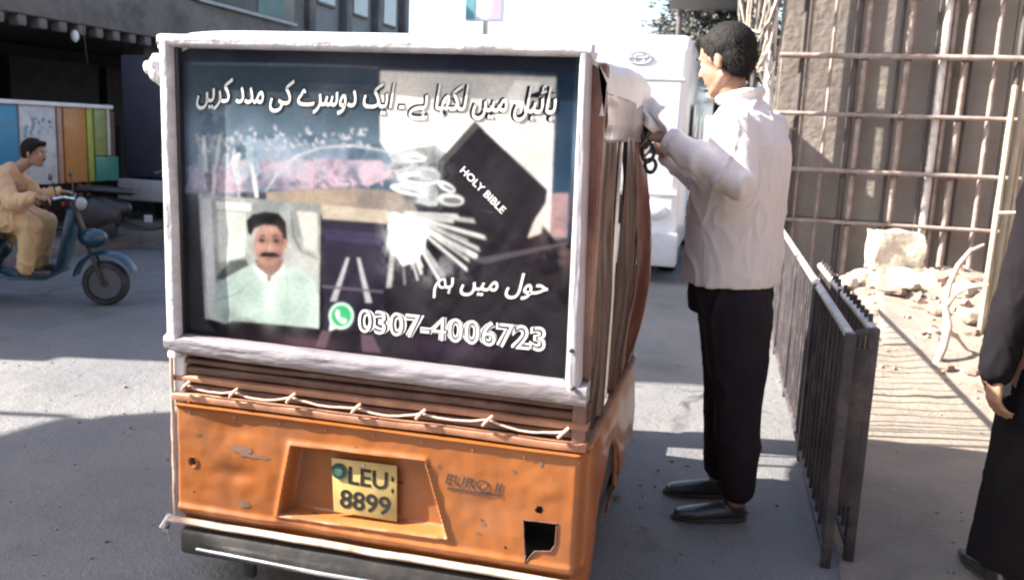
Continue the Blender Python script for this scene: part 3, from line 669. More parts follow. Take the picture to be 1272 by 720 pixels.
member((-1.575, .738), (-.335, .722), .030, .032, 'frame_bottom', n=130, seed=3, ridge=.003, m=mat('silvery_plastic', (.30, .28, .30), .25, (.15, .13, .14), 10, dirt=(.09, .06, .055), dirt_amt=.75, dscale=10, bump=.008, bscale=26, coat=.5, stretch=(.35, 1, 1.6)))
member((-.372, .72), (-.388, 1.578), .021, .014, 'frame_side', seed=4, ridge=.002, m=mat('greyed_plastic', (.42, .40, .43), .35, (.32, .30, .33), 5, dirt=(.3, .27, .28), dirt_amt=.4, dscale=9, bump=.002, bscale=30, coat=.4))
for (x, z) in (fp(712, 432), fp(714, 478)): MB().ball((x, FY-.030, z), (.008, .005, .006), 10, 6).build('bolt', BLKM, rk, smooth=True)
# knot of plastic at the upper left corner and strip below the left side
kb = MB(); rg = random.Random(2)
for i in range(7): kb.ball((-1.585+rg.gauss(0, .012), FY-.0+rg.gauss(0, .01), 1.53+rg.gauss(0, .03)), (.020, .018, .022), 10, 6)
organic(kb, 'plastic_knot', PW, rk, voxel=.005, folds=.004, fscale=40)
edge = [(BL+.006, FY+.006, z) for z in [.19+.046*i for i in range(12)]]
MB().tube([(x+.003*noise.noise(Vector((0, z*20, 1))), y, z) for x, y, z in edge], [(.006, .005)]*12, 8).build('edge_strip', mat('chipped_cream_paint', (.62, .50, .42), .5), rk, smooth=True)
tg = MB(); 
for i in range(3): tg.tube([(BL-.006, FY-.004, .20), (BL-.012-.01*i, FY-.01, .16), (BL-.006-.014*i, FY-.006, .12+.015*i)], [.010, .007, .003], 6)
tg.build('torn_plastic', PW, rk, smooth=True)

# ---------------------------------------------------------------- printed rear panel
YP = FY+.012
pm_ = dict(rough=.38, coat=.6)
def pmat(n_, c, c2=None, sc=20): return (c, c2 or tuple(v*.85 for v in c), sc)
warp = lambda x, z: .0035*noise.noise(Vector((x*3.2, z*2.6, 9))) + .0012*noise.noise(Vector((x*11, z*8, 2)))
def yp(x, z, o=0): return YP + warp(x, z) - o
px0, px1, pz0, pz1 = -1.528, -.392, .755, 1.582
PWD, PHT = 600, 436
import numpy as np
_rng = np.random.RandomState(7)
def field(sc, octs=4):
    """smooth value noise over the sheet, 0..1; sc = cells across"""
    out = np.zeros((PHT, PWD)); amp = 1; tot = 0
    for o_ in range(octs):
        gx = max(2, int(sc*2**o_)); gy = max(2, int(gx*PHT/PWD)); g_ = _rng.rand(gy+2, gx+2)
        X = np.linspace(0, gx, PWD); Y_ = np.linspace(0, gy, PHT); xi = X.astype(int); yi = Y_.astype(int); fx = X-xi; fy = Y_-yi; fx = fx*fx*(3-2*fx); fy = fy*fy*(3-2*fy)
        r0 = g_[yi][:, xi]*(1-fx)+g_[yi][:, xi+1]*fx; r1 = g_[yi+1][:, xi]*(1-fx)+g_[yi+1][:, xi+1]*fx
        out += amp*(r0*(1-fy[:, None])+r1*fy[:, None]); tot += amp; amp *= .55
    return out/tot
_fields = {}
def fld(sc):
    k = max(3, min(40, int(sc)))
    if k not in _fields: _fields[k] = field(k)
    return _fields[k]
def blur(a_, r):
    for _ in range(2):
        for ax in (0, 1):
            acc = a_*0; 
            for d_ in range(-r, r+1): acc += np.roll(a_, d_, ax)
            a_ = acc/(2*r+1)
    return a_
# ground colours of the sheet: slate above, black below, blue haze between
_v = np.linspace(0, 1, PHT)[:, None] + .16*(fld(4)-.5)
_st = [(.0, (.012, .008, .012)), (.40, (.020, .014, .022)), (.56, (.05, .05, .07)), (.70, (.12, .17, .22)), (.83, (.045, .07, .09)), (.95, (.05, .075, .10)), (1.0, (.035, .045, .06))]
SHEET = np.stack([np.interp(_v, [q[0] for q in _st], [q[1][k] for q in _st]) for k in range(3)], -1)
def to_px(p): return ((p[0]-px0)/(px1-px0)*(PWD-1), (p[1]-pz0)/(pz1-pz0)*(PHT-1))
for (nm, bx) in (('moulding', (px0-.004, px0+.010, pz0, pz1)), ('moulding', (px1-.006, px1+.006, pz0, pz1))):
    MB().bb(bx[0], bx[1], FY-.006, FY+.02, bx[2], bx[3]).build(nm, mat('black_moulding', (.02, .02, .025), .4), rk, bevel=.003)
def decal(pts, name, m, px=True, par=None, lay=None, soft=1, op=1.0):
    """paint a shape of the printed picture into the sheet's ink"""
    P = [to_px(fp(*p, Y=YP)) for p in pts]
    x0 = int(max(0, min(p[0] for p in P)-8)); x1 = int(min(PWD, max(p[0] for p in P)+9)); y0 = int(max(0, min(p[1] for p in P)-8)); y1 = int(min(PHT, max(p[1] for p in P)+9))
    if x1 <= x0 or y1 <= y0: return
    Xg, Yg = np.meshgrid(np.arange(x0, x1), np.arange(y0, y1)); acc = np.zeros(Xg.shape)
    for ox, oy in ((-.25, -.25), (.25, -.25), (-.25, .25), (.25, .25)):
        ins = np.zeros(Xg.shape, bool); X = Xg+ox; Y_ = Yg+oy
        for i in range(len(P)):
            a_, b_ = P[i], P[(i+1) % len(P)]
            if abs(a_[1]-b_[1]) < 1e-9: continue
            c_ = ((a_[1] > Y_) != (b_[1] > Y_)) & (X < (b_[0]-a_[0])*(Y_-a_[1])/(b_[1]-a_[1])+a_[0]); ins ^= c_
        acc += ins*.25
    if soft: acc = blur(acc, soft)
    c, c2, sc_ = m; t = np.clip((fld(sc_)[y0:y1, x0:x1]-.35)/.3, 0, 1)[..., None]
    col_ = np.array(c2)*(1-t)+np.array(c)*t
    al = (acc*op)[..., None]; SHEET[y0:y1, x0:x1] = SHEET[y0:y1, x0:x1]*(1-al)+col_*al
def ell(cx_, cy_, rx, ry, n=28, rot=0, a0=0, a1=360):
    out = []
    for i in range(n+(a1-a0 < 360)):
        t = R(a0+(a1-a0)*i/n); x, y = rx*math.cos(t), ry*math.sin(t)
        out.append((cx_+x*math.cos(rot)-y*math.sin(rot), cy_+x*math.sin(rot)+y*math.cos(rot)))
    return out
def rag(pts, amp, sub=3, seed=0):
    out = []
    for i in range(len(pts)):
        a, b = pts[i], pts[(i+1) % len(pts)]
        for k in range(sub):
            t = k/sub; q = noise.noise_vector(Vector((a[0]+(b[0]-a[0])*t, a[1]+(b[1]-a[1])*t, seed*10))*.06)
            out.append((a[0]+(b[0]-a[0])*t+q.x*amp, a[1]+(b[1]-a[1])*t+q.y*amp))
    return out
# backgrounds of the print
decal(rag([(228, 205), (300, 175), (400, 170), (478, 178), (520, 205), (510, 236), (430, 244), (330, 238), (232, 250)], 10, 4, 1), 'cloud_print', pmat('haze', (.24, .30, .37), (.07, .11, .15), 12))
decal(rag([(240, 210), (330, 196), (470, 200), (500, 222), (420, 236), (300, 236), (236, 243)], 7, 4, 2), 'pink_cloud_print', pmat('pinkhaze', (.44, .36, .41), (.15, .15, .20), 26))
decal(rag([(330, 238), (430, 232), (506, 240), (520, 262), (470, 276), (400, 268), (330, 262)], 4, 3, 3), 'hill_print', pmat('tan', (.34, .28, .22), (.22, .19, .17), 14))
decal([(692, 60), (716, 62), (706, 300), (682, 300)], 'blue_edge_print', pmat('blueedge', (.035, .075, .125), (.02, .04, .07), 4))
decal([(682, 240), (706, 240), (704, 295), (680, 295)], 'rose_edge_print', pmat('rose', (.32, .22, .22), (.20, .15, .17), 14))
decal([(472, 88), (691, 96), (683, 292), (640, 290), (560, 240), (500, 215), (472, 176)], 'cream_sky_print', pmat('cream', (.74, .70, .63), (.50, .49, .47), 5))
decal([(640, 100), (672, 102), (615, 210), (585, 190)], 'light_ray_print', pmat('ray', (.78, .76, .72)))
decal(rag([(480, 190), (540, 178), (575, 214), (560, 260), (505, 250)], 5, 4, 7), 'paper_print', pmat('paper', (.40, .42, .42), (.12, .13, .14), 22))
# black book lying on dark cloth
decal(rag([(556, 245), (610, 262), (668, 272), (690, 300), (712, 300), (705, 380), (540, 345), (520, 300)], 5, 3, 5), 'dark_cloth_print', pmat('cloth', (.020, .016, .022), (.010, .008, .012), 10))
decal([(590, 151), (680, 236), (678, 252), (662, 277), (600, 262), (545, 262), (545, 201)], 'book_print', pmat('book', (.022, .020, .026), (.014, .012, .017), 8))
decal([(590, 151), (594, 158), (551, 206), (551, 258), (545, 262), (545, 201)], 'book_edge_print', pmat('bookedge', (.09, .085, .09)))
decal([(662, 277), (680, 252), (672, 290), (655, 296)], 'page_print', pmat('page', (.55, .50, .47)))
WHI = pmat('white', (.82, .82, .80)); BLK = pmat('black', (.012, .012, .014)); WHM = mat('white_print', (.80, .80, .78), .4, spec=.2); BKM = mat('black_print', (.012, .012, .014), .4, spec=.15); LET = []
LET.append(lambda: lettering('HOLY BIBLE', 'book_lettering', WHM, panel, fp(571, 213, YP), fp(623, 266, YP), .020, YP, offset=.02, ymap=lambda x, z: yp(x, z, .0012)))
# burst of white shards
rg = random.Random(12)
SH = [pmat('shard', (.70, .70, .67), (.45, .47, .46), 30), pmat('shard_grey', (.42, .45, .45), (.25, .28, .29), 30), pmat('shard_bright', (.80, .80, .77))]
for i in range(95):
    a = R(rg.uniform(5, 160)); r0 = rg.uniform(4, 30); r1 = r0+rg.uniform(20, 95)*(1 if a < R(75) else .75); cx_, cy_ = 497, 262
    if a > R(105): r1 = r0+(r1-r0)*.5
    w_ = rg.uniform(.010, .06)
    pts = [(cx_+r0*math.cos(a), cy_+r0*math.sin(a)), (cx_+r1*math.cos(a-w_), cy_+r1*math.sin(a-w_)), (cx_+r1*1.05*math.cos(a+w_*.3), cy_+r1*1.02*math.sin(a+w_*.3)), (cx_+r0*math.cos(a+w_*4), cy_+r0*math.sin(a+w_*4))]
    decal(pts, 'shard_print', rg.choice(SH), soft=1, op=rg.uniform(.45, .95))
decal(rag([(482, 268), (512, 262), (535, 290), (522, 322), (500, 330), (484, 300)], 6, 4, 4), 'burst_core_print', SH[2])
for (x, y, rx, ry, rot) in ((520, 222, 26, 7, .1), (532, 216, 16, 9, .3), (508, 236, 24, 6, .2), (560, 248, 17, 8, .1), (495, 206, 20, 6, -.2), (515, 196, 15, 5, .1), (555, 232, 12, 5, .5)):
    decal(ell(x, y, rx, ry, 20, rot), 'plate_print', rg.choice(SH))
    decal(ell(x+2, y+1, rx*.7, ry*.5, 20, rot), 'plate_inner_print', rg.choice([pmat('mid', (.16, .17, .19)), SH[1], pmat('mid2', (.30, .31, .33))]))
# faint arch, and white glare streaks painted into the ink on the left
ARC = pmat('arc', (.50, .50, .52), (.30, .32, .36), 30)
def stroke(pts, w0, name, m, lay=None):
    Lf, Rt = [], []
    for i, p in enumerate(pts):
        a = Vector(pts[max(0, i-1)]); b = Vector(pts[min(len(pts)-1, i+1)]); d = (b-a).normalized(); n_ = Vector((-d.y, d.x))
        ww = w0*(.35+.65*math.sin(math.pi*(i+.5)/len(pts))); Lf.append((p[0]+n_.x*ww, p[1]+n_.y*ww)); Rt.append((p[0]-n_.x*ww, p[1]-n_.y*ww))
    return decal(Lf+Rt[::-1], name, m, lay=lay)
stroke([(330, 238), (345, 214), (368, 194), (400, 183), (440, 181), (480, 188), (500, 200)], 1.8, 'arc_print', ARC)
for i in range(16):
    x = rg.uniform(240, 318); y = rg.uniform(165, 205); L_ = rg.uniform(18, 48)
    stroke([(x, y), (x+rg.uniform(-4, 4), y+L_*.5), (x+rg.uniform(-9, 9), y+L_)], rg.uniform(1.5, 4.5), 'glare_print', rg.choice([ARC, SH[0], pmat('glareblue', (.30, .40, .44)), pmat('glarepink', (.55, .42, .47))]))
for i in range(60):
    x = 244+rg.random()*215; y = 158+rg.random()*26+(4 if x < 330 else 0); n_ = rg.choice([3, 4]); s = rg.uniform(3, 6); a0 = rg.random()*3
    stroke([(x+s*math.cos(a0+.6*k)*.9, y+s*.7*math.sin(a0+.9*k)) for k in range(n_+1)], rg.uniform(.9, 2.1), 'faded_script_print', ARC)
for i in range(20):
    x = 330+rg.random()*160; y = 216+rg.random()*16; s = rg.uniform(3, 6); a0 = rg.random()*3
    stroke([(x+s*math.cos(a0+.6*k), y+s*.7*math.sin(a0+.9*k)) for k in range(4)], rg.uniform(.8, 1.5), 'faded_script_print', pmat('pinkscript', (.55, .42, .46)))
# portrait of a man in a car
decal([(246, 240), (398, 254), (396, 406), (254, 396)], 'portrait_background_print', pmat('carpale', (.40, .42, .40), (.24, .26, .25), 12))
decal([(228, 240), (246, 240), (254, 396), (268, 412), (234, 408)], 'car_pillar_print', pmat('pillar', (.05, .045, .05)))
decal([(250, 246), (262, 246), (270, 398), (258, 390)], 'seat_belt_print', pmat('belt', (.60, .60, .60)))
decal([(270, 262), (306, 264), (304, 318), (272, 326)], 'car_window_print', pmat('windowp', (.55, .60, .55)))
decal([(268, 250), (312, 253), (312, 262), (269, 260)], 'car_roof_print', pmat('carroof', (.66, .67, .65)))
stroke([(362, 262), (364, 292), (374, 312), (396, 322)], 1.6, 'car_door_print', pmat('doorline', (.20, .20, .20)))
decal([(368, 262), (394, 264), (394, 316), (378, 308)], 'car_window_print', pmat('windowq', (.52, .50, .46)))
decal([(268, 345), (285, 324), (306, 322), (312, 340), (282, 350)], 'seat_print', pmat('seatp', (.10, .11, .11)))
decal([(262, 396), (268, 352), (296, 336), (316, 326), (344, 334), (372, 332), (388, 346), (396, 370), (396, 408), (320, 400), (300, 392), (280, 402)], 'shirt_print', pmat('mint', (.42, .50, .46), (.32, .40, .37), 12))
stroke([(270, 372), (292, 366), (312, 350)], 1.4, 'sleeve_line_print', pmat('sleevel', (.30, .36, .34)))
stroke([(356, 342), (358, 370), (350, 400)], 1.0, 'shirt_fold_print', pmat('foldl', (.38, .45, .42)))
decal([(316, 322), (352, 322), (346, 340), (334, 350), (322, 338)], 'neck_print', pmat('neckp', (.26, .16, .13)))
decal(ell(334, 303, 19, 27, 30, .08), 'face_print', pmat('facep', (.40, .25, .205), (.30, .18, .15), 20))
decal([(313, 330), (322, 334), (332, 342), (330, 350), (318, 340)], 'collar_print', pmat('collar', (.62, .68, .64)))
decal([(353, 328), (346, 336), (336, 344), (338, 350), (352, 340)], 'collar_print', pmat('collar', (.62, .68, .64)))
decal([(308, 290), (306, 274), (314, 266), (330, 263), (346, 265), (355, 276), (357, 300), (352, 306), (350, 290), (343, 281), (328, 279), (316, 284), (312, 292)], 'hair_print', BLK)
for x in (325, 343): decal([(x-7, 294), (x, 291.5), (x+7, 294), (x, 293.8)], 'brow_print', BLK); decal(ell(x, 299, 3.2, 1.6, 12), 'eye_print', BLK)
stroke([(334, 296), (332, 306), (331, 311), (336, 313)], .9, 'nose_print', pmat('nosep', (.28, .17, .14)))
decal([(321, 318), (327, 313.5), (334, 314), (342, 313.5), (349, 319), (342, 318.5), (334, 318), (327, 318.5)], 'moustache_print', BLK)
decal([(328, 322), (334, 321), (341, 322), (334, 325)], 'mouth_print', pmat('lips', (.30, .14, .13)))
decal([(352, 296), (357, 298), (356, 308), (352, 310)], 'ear_print', pmat('earp', (.42, .27, .22)))
# dark doorway with converging path
decal([(400, 262), (482, 268), (476, 412), (402, 408)], 'doorway_print', pmat('door', (.022, .020, .032), (.035, .03, .05), 7))
decal([(399, 254), (484, 262), (484, 278), (400, 272)], 'lintel_print', pmat('lintel', (.44, .39, .32)))
decal([(404, 284), (474, 290), (474, 304), (404, 298)], 'door_band_print', pmat('violet', (.06, .05, .10)))
decal([(430, 320), (434, 320), (418, 374), (410, 374)], 'path_print', pmat('path', (.40, .40, .42))); decal([(443, 320), (447, 320), (462, 376), (454, 376)], 'path_print', pmat('path', (.40, .40, .42)))
decal([(400, 354), (476, 361), (476, 364), (400, 357)], 'step_print', pmat('stepp', (.13, .12, .14)))
# pinkish reflections painted into the lower print, and its horizon line
decal([(400, 410), (412, 411), (404, 432), (392, 430)], 'reflection_print', pmat('reflection1', (.12, .08, .10))); decal([(448, 414), (462, 414), (474, 438), (450, 436)], 'reflection_print', pmat('reflection1', (.12, .08, .10)))
decal([(585, 322), (706, 300), (704, 304), (600, 328)], 'horizon_print', pmat('horizon', (.09, .08, .09)))
# soft modelling of the portrait and glare haze painted over the sheet
def glow(cx_, cy_, rx, ry, col_, op, sc_=None):
    c = to_px(fp(cx_, cy_, YP)); k = (PWD-1)/(px1-px0)*.00233
    Xg, Yg = np.meshgrid(np.arange(PWD), np.arange(PHT)); d_ = np.exp(-(((Xg-c[0])/(rx*k))**2+((Yg-c[1])/(ry*k))**2))*op
    if sc_: d_ = d_*np.clip((fld(sc_)-.38)*4, 0, 1)
    d_ = d_[..., None]; SHEET[:] = SHEET*(1-d_)+np.array(col_)*d_
glow(320, 298, 6, 12, (.60, .42, .35), .4); glow(347, 306, 8, 20, (.24, .13, .10), .55); glow(333, 284, 10, 4, (.58, .40, .33), .35)
glow(334, 328, 12, 4, (.30, .18, .15), .6); glow(334, 308, 3, 4, (.58, .40, .33), .4); glow(325, 298, 6, 3.5, (.07, .04, .04), .85); glow(343, 299, 6, 3.5, (.05, .03, .03), .85); glow(335, 317, 13, 3.5, (.02, .015, .015), .9)
glow(300, 372, 16, 18, (.30, .37, .35), .45, 12); glow(370, 380, 14, 26, (.36, .44, .41), .5, 10); glow(335, 375, 12, 26, (.62, .70, .64), .5); glow(285, 392, 14, 10, (.18, .20, .20), .6); glow(378, 345, 16, 8, (.30, .36, .34), .4)
glow(272, 300, 18, 40, (.62, .64, .60), .35, 9); glow(385, 300, 14, 30, (.66, .64, .60), .3, 12); glow(300, 345, 16, 12, (.20, .23, .23), .4, 14)
glow(300, 200, 50, 30, (.34, .42, .46), .5, 24); glow(280, 225, 50, 16, (.48, .38, .44), .5, 30); glow(430, 218, 60, 14, (.50, .36, .42), .5, 30); glow(360, 205, 70, 20, (.36, .42, .48), .45, 34)
glow(498, 272, 14, 18, (.70, .71, .67), .4, 34); glow(488, 300, 14, 30, (.60, .64, .62), .5, 38); glow(545, 335, 30, 18, (.42, .42, .45), .5, 40); glow(515, 215, 32, 24, (.50, .52, .53), .5, 38)
glow(265, 170, 18, 40, (.55, .62, .66), .4, 26); glow(240, 190, 12, 60, (.34, .42, .48), .5); glow(690, 300, 16, 30, (.45, .30, .28), .5, 18); glow(600, 125, 60, 30, (.80, .80, .74), .35, 12)
glow(380, 425, 40, 8, (.16, .10, .12), .5); glow(560, 430, 70, 14, (.07, .045, .08), .5)  # pinkish reflections tinted into the black bottom of the sheet
# writing
# green messenger mark: disc with a speech tail and a handset
decal(ell(424, 392, 15.5, 16.5, 32)+[], 'messenger_mark', pmat('mwhite', (.62, .80, .68)), lay=.0100)
decal([(411, 398), (418, 407), (409, 411)], 'messenger_mark', pmat('mwhite', (.62, .80, .68)), lay=.0101)
decal(ell(424, 392, 12.6, 13.4, 32), 'messenger_mark', pmat('mgreen', (.06, .38, .17)), lay=.0106)
decal([(417.5, 386), (420, 384), (422.5, 388), (421, 391), (425, 396), (428, 395), (431, 398), (429, 401), (425, 401.5), (419.5, 396.5), (416.8, 390)], 'messenger_mark', WHI, lay=.0112)
# strip of dark film along the top of the window and its light seam
decal([(222, 58), (716, 70), (716, 92), (690, 91), (224, 76)], 'tint_strip', pmat('tint', (.045, .05, .075), (.03, .035, .055), 5), lay=.0040)
stroke([(236, 79), (330, 80), (420, 82), (470, 84)], 1.0, 'seam_print', pmat('seam', (.20, .22, .25)), lay=.006)

SHEET = np.clip(blur(SHEET, 1)*.5+SHEET*.5, 0, 1)**1.2
SHEET *= (.92+.16*field(150, 1))[..., None]
mbp = MB().grid(lambda u, v_: Vector((px0+(px1-px0)*u, yp(px0+(px1-px0)*u, pz0+(pz1-pz0)*v_), pz0+(pz1-pz0)*v_)), PWD-1, PHT-1)
PM = bpy.data.materials.new('printed_flex'); PM.use_nodes = True; _b = PM.node_tree.nodes['Principled BSDF']
_a = PM.node_tree.nodes.new('ShaderNodeAttribute'); _a.attribute_name = 'ink'; PM.node_tree.links.new(_a.outputs['Color'], _b.inputs['Base Color'])
_b.inputs['Roughness'].default_value = .45; _b.inputs['Specular IOR Level'].default_value = .03
panel = mbp.build('printed_panel', PM, rk, smooth=True)
_at = panel.data.color_attributes.new('ink', 'FLOAT_COLOR', 'POINT')
_buf = np.ones((PWD*PHT, 4), np.float32); _buf[:, :3] = SHEET.reshape(-1, 3); _at.data.foreach_set('color', _buf.ravel())
for f_ in LET: f_()
def urdu(t, a, b, h, off, name='urdu_lettering', shear=.28, wob=None):
    lettering(joined(t), name, BKM, panel, fp(*a, Y=YP), fp(*b, Y=YP), h, YP, offset=off+.05, shear=shear, ymap=lambda x, z: yp(x, z, .0012), wob=wob)
    lettering(joined(t), name, WHM, panel, fp(*a, Y=YP), fp(*b, Y=YP), h, YP, offset=off, shear=shear, ymap=lambda x, z: yp(x, z, .0020), wob=wob)
urdu('بائبل میں لکھا ہے ۔ ایک دوسرے کی مدد کریں', (244, 139), (690, 156), .098, .010)
urdu('حول میں ہم', (538, 370), (680, 380), .082, .012)
def number(t, a, b, h):
    for off, m, o in ((.062, WHM, .0012), (.022, BKM, .0018), (-.008, WHM, .0024)):
        lettering(t, 'phone_number', m, panel, fp(*a, Y=YP), fp(*b, Y=YP), h*(1+off*.35), YP, offset=off, ymap=lambda x, z, o=o: yp(x, z, o))
number('0307-4006723', (445, 412), (677, 437), .066)
# clear plastic sheet stretched over the print, dusty and smeared
def film_mat():
    m = bpy.data.materials.new('smeared_clear_plastic'); m.use_nodes = True; N = m.node_tree.nodes; L = m.node_tree.links; b = N['Principled BSDF']
    tc = N.new('ShaderNodeTexCoord'); out = []
    for sc_, rot, st in ((3.0, .9, (1, 1, .22)), (5.5, -.6, (1, 1, .16)), (2.2, 0, (1, 1, 1))):
        mp = N.new('ShaderNodeMapping'); mp.inputs['Rotation'].default_value = (0, rot, 0); L.new(tc.outputs['Object'], mp.inputs[0])
        m2_ = N.new('ShaderNodeMapping'); m2_.inputs['Scale'].default_value = st; L.new(mp.outputs[0], m2_.inputs[0])
        n = N.new('ShaderNodeTexNoise'); n.inputs['Scale'].default_value = sc_; n.inputs['Detail'].default_value = 7; n.inputs['Roughness'].default_value = .62; L.new(m2_.outputs[0], n.inputs[0])
        r = N.new('ShaderNodeValToRGB'); r.color_ramp.elements[0].position = .50; r.color_ramp.elements[1].position = .78; r.color_ramp.elements[1].color = (.42, .42, .42, 1); L.new(n.outputs[0], r.inputs[0]); out.append(r.outputs[0])
    a = N.new('ShaderNodeMath'); a.operation = 'ADD'; L.new(out[0], a.inputs[0]); L.new(out[1], a.inputs[1])
    a2 = N.new('ShaderNodeMath'); a2.operation = 'ADD'; L.new(a.outputs[0], a2.inputs[0]); L.new(out[2], a2.inputs[1])
    a3 = N.new('ShaderNodeMath'); a3.operation = 'MULTIPLY_ADD'; a3.inputs[1].default_value = .08; a3.inputs[2].default_value = .0; L.new(a2.outputs[0], a3.inputs[0])
    L.new(a3.outputs[0], b.inputs['Alpha']); b.inputs['Base Color'].default_value = (.66, .68, .74, 1); b.inputs['Roughness'].default_value = .22; b.inputs['Specular IOR Level'].default_value = .25
    return m
MB().grid(lambda u, v_: Vector((px0+.01+(px1-px0-.02)*u, yp(px0+(px1-px0)*u, pz0+(pz1-pz0)*v_, .007)+.002*noise.noise(Vector((u*7, v_*3, 3))), pz0+(pz1-pz0)*v_)), 60, 40).build('plastic_film', film_mat(), rk, smooth=True)
# ---------------------------------------------------------------- canopy, sides and front of the rickshaw
CAN = mat('white_canopy_vinyl', (.80, .79, .79), .45, (.70, .69, .70), 5, dirt=(.45, .42, .40), dirt_amt=.35, dscale=4, bump=.003, bscale=9, coat=.2)
VIN = mat('brown_vinyl_curtain', (.075, .032, .024), .33, (.025, .015, .014), 5, dirt=(.13, .065, .045), dirt_amt=.6, dscale=7, bump=.006, bscale=9, coat=.3, stretch=(1, 1, .25))
PNK = mat('dusty_pink_vinyl', (.20, .085, .06), .38, (.09, .04, .03), 6, dirt=(.40, .22, .15), dirt_amt=.6, dscale=6, bump=.006, bscale=12, coat=.5, stretch=(1, 1, .4))
XC = -.955
def hw(y):  # half width of the body: full to the passenger seat, then narrowing to the cab
    t = sm(3.25, 4.0, y); return .615-.17*t
def prof_roof(y):
    h = hw(y); z = 1.572+.04*math.sin(math.pi*min(1, (y-FY)/2.2)); return [(-h-.004, z-.15), (-h-.006, z-.05), (-h+.02, z-.012), (-h+.07, z+.010), (-h*.5, z+.020), (0, z+.026), (h*.5, z+.020), (h-.07, z+.010), (h-.02, z-.012), (h+.006, z-.05), (h+.004, z-.15)]
outer = []
for i in range(34):
    y = FY+.012+1.84*i/33; r_ = []
    for k, (x, z) in enumerate(prof_roof(y)):
        q = .006*noise.noise(Vector((x*6, y*6, z*4)))+.012*math.sin(y*9)*0; r_.append(Vector((XC+x+q*.6, y, z+q-(.012 if k in (0, 10) else 0)*math.sin(y*8))))
    outer.append(r_)
inner = [[p+Vector((0, 0, -.012)) if 0 < k < 10 else p+Vector((.012 if k == 0 else -.012, 0, 0)) for k, p in enumerate(r_)] for r_ in outer]
MB().loft([a+b[::-1] for a, b in zip(outer, inner)]).build('canopy', CAN, rk, smooth=True)
# rear upper closing strip over the window (rolled hem)
hem = [(BL+.0+(1.215)*i/24, FY+.004+.002*noise.noise(Vector((i*.7, 0, 0))), 1.570+.038*(1-abs(i/12-1)**9)) for i in range(25)]
MB().tube(hem, [(.014, .012)]*25, 8).build('canopy_hem', CAN, rk, smooth=True)
MB().loft([[Vector((BL+.02, FY+.02, 1.42)), Vector((BL+.02, FY+.02, 1.60)), Vector((BL+.03, FY+.05, 1.60)), Vector((BL+.03, FY+.05, 1.42))], [Vector((XC, FY+.02, 1.60)), Vector((XC, FY+.02, 1.612)), Vector((XC, FY+.05, 1.612)), Vector((XC, FY+.05, 1.60))], [Vector((BR_-.06, FY+.02, 1.58)), Vector((BR_-.06, FY+.02, 1.60)), Vector((BR_-.06, FY+.05, 1.60)), Vector((BR_-.06, FY+.05, 1.58))]]).build('rear_valance', CAN, rk)

# hoops
for y in (FY+.06, FY+.68, 3.42, 3.95):
    h = hw(y)-.012
    MB().tube([(XC-h, y, .55), (XC-h, y, 1.2), (XC-h, y, 1.50), (XC-h+.05, y, 1.565), (XC, y, 1.60), (XC+h-.05, y, 1.565), (XC+h, y, 1.50), (XC+h, y, 1.2), (XC+h, y, .55)], .013, 8).build('hoop', BLKM, rk, smooth=True)
# rear corner quarter panels and lower side bodies
def side_surface(sx):
    def fn(u, v_):
        y = FY+.030+1.30*u; z = .12+.44*v_
        ed = .040*(1-sm(0, .07, y-FY-.03)) + .015*sm(.85, 1, v_) + .10*sm(.35, .0, v_)*sm(.3, 1, u)
        x = .628 + .012*math.sin(v_*3.1) - ed + .006*noise.noise(Vector((y*6, z*6, sx)))
        x -= .15*sm(3.25, 3.6, y)*(1)
        return Vector((XC+sx*x, y, z))
    arch = lambda u, v_: not (math.hypot(1.30*u+.03-.42, (.12+.44*v_)-.205) < .245)
    return MB().grid(fn, 90, 40, arch)
side_surface(1).build('side_panel', ORG, rk, smooth=True, solid=.006)
side_surface(-1).build('side_panel', ORG, rk, smooth=True, solid=.006)
for sx in (1, -1):
    MB().tube([(XC+sx*.628, FY+.42+.247*math.cos(R(a)), .205+.247*math.sin(R(a))) for a in range(4, 178, 12)], .010, 8).build('arch_trim', ORL, rk, smooth=True)
    tr_ = [(XC+sx*(.622-.17*sm(3.25, 3.6, FY+.04+1.28*i/20)), FY+.04+1.28*i/20, .565+.004*noise.noise(Vector((i*.5, sx, 0)))) for i in range(21)]
    MB().tube(tr_, [(.014, .010)]*21, 8).build('side_rail', ORL, rk, smooth=True)
    MB().bb(XC+sx*.60-.02, XC+sx*.60+.02, FY+.012, FY+.052, .55, 1.56).build('corner_post', PNK if sx > 0 else CAN, rk, bevel=.008)
# right hand curtains: hanging vinyl with vertical folds; a bulging one near the cab
def curtain(y0, y1, z0, z1, x, amp, fr, m, name, bul=0, seed=0, nu=70, nv=50, lean=0):
    def fn(u, v_):
        y = y0+(y1-y0)*u; z = z0+(z1-z0)*v_
        f = amp*math.sin(u*fr+.8*noise.noise(Vector((u*2, v_*1.5, seed)))*3)*(1-.35*v_) + amp*.9*noise.noise(Vector((u*5, v_*3, seed+3)))
        return Vector((x+f+bul*math.sin(math.pi*min(1, v_*1.05))*math.sin(math.pi*(.15+.7*u))+lean*(1-v_), y, z+.008*noise.noise(Vector((u*5, 0, seed)))*(1 if v_ < .05 else 0)))
    return MB().grid(fn, nu, nv).build(name, m, rk, smooth=True, solid=.003)
curtain(FY+.05, FY+.33, .56, 1.47, -.352, .014, 16, VIN, 'side_curtain', bul=.008, seed=1)
curtain(FY+.52, FY+.80, .58, 1.44, -.352, .014, 18, VIN, 'side_curtain', bul=.03, seed=2)
curtain(FY+.80, FY+1.14, .56, 1.42, -.356, .016, 20, PNK, 'side_curtain', bul=.062, seed=3)
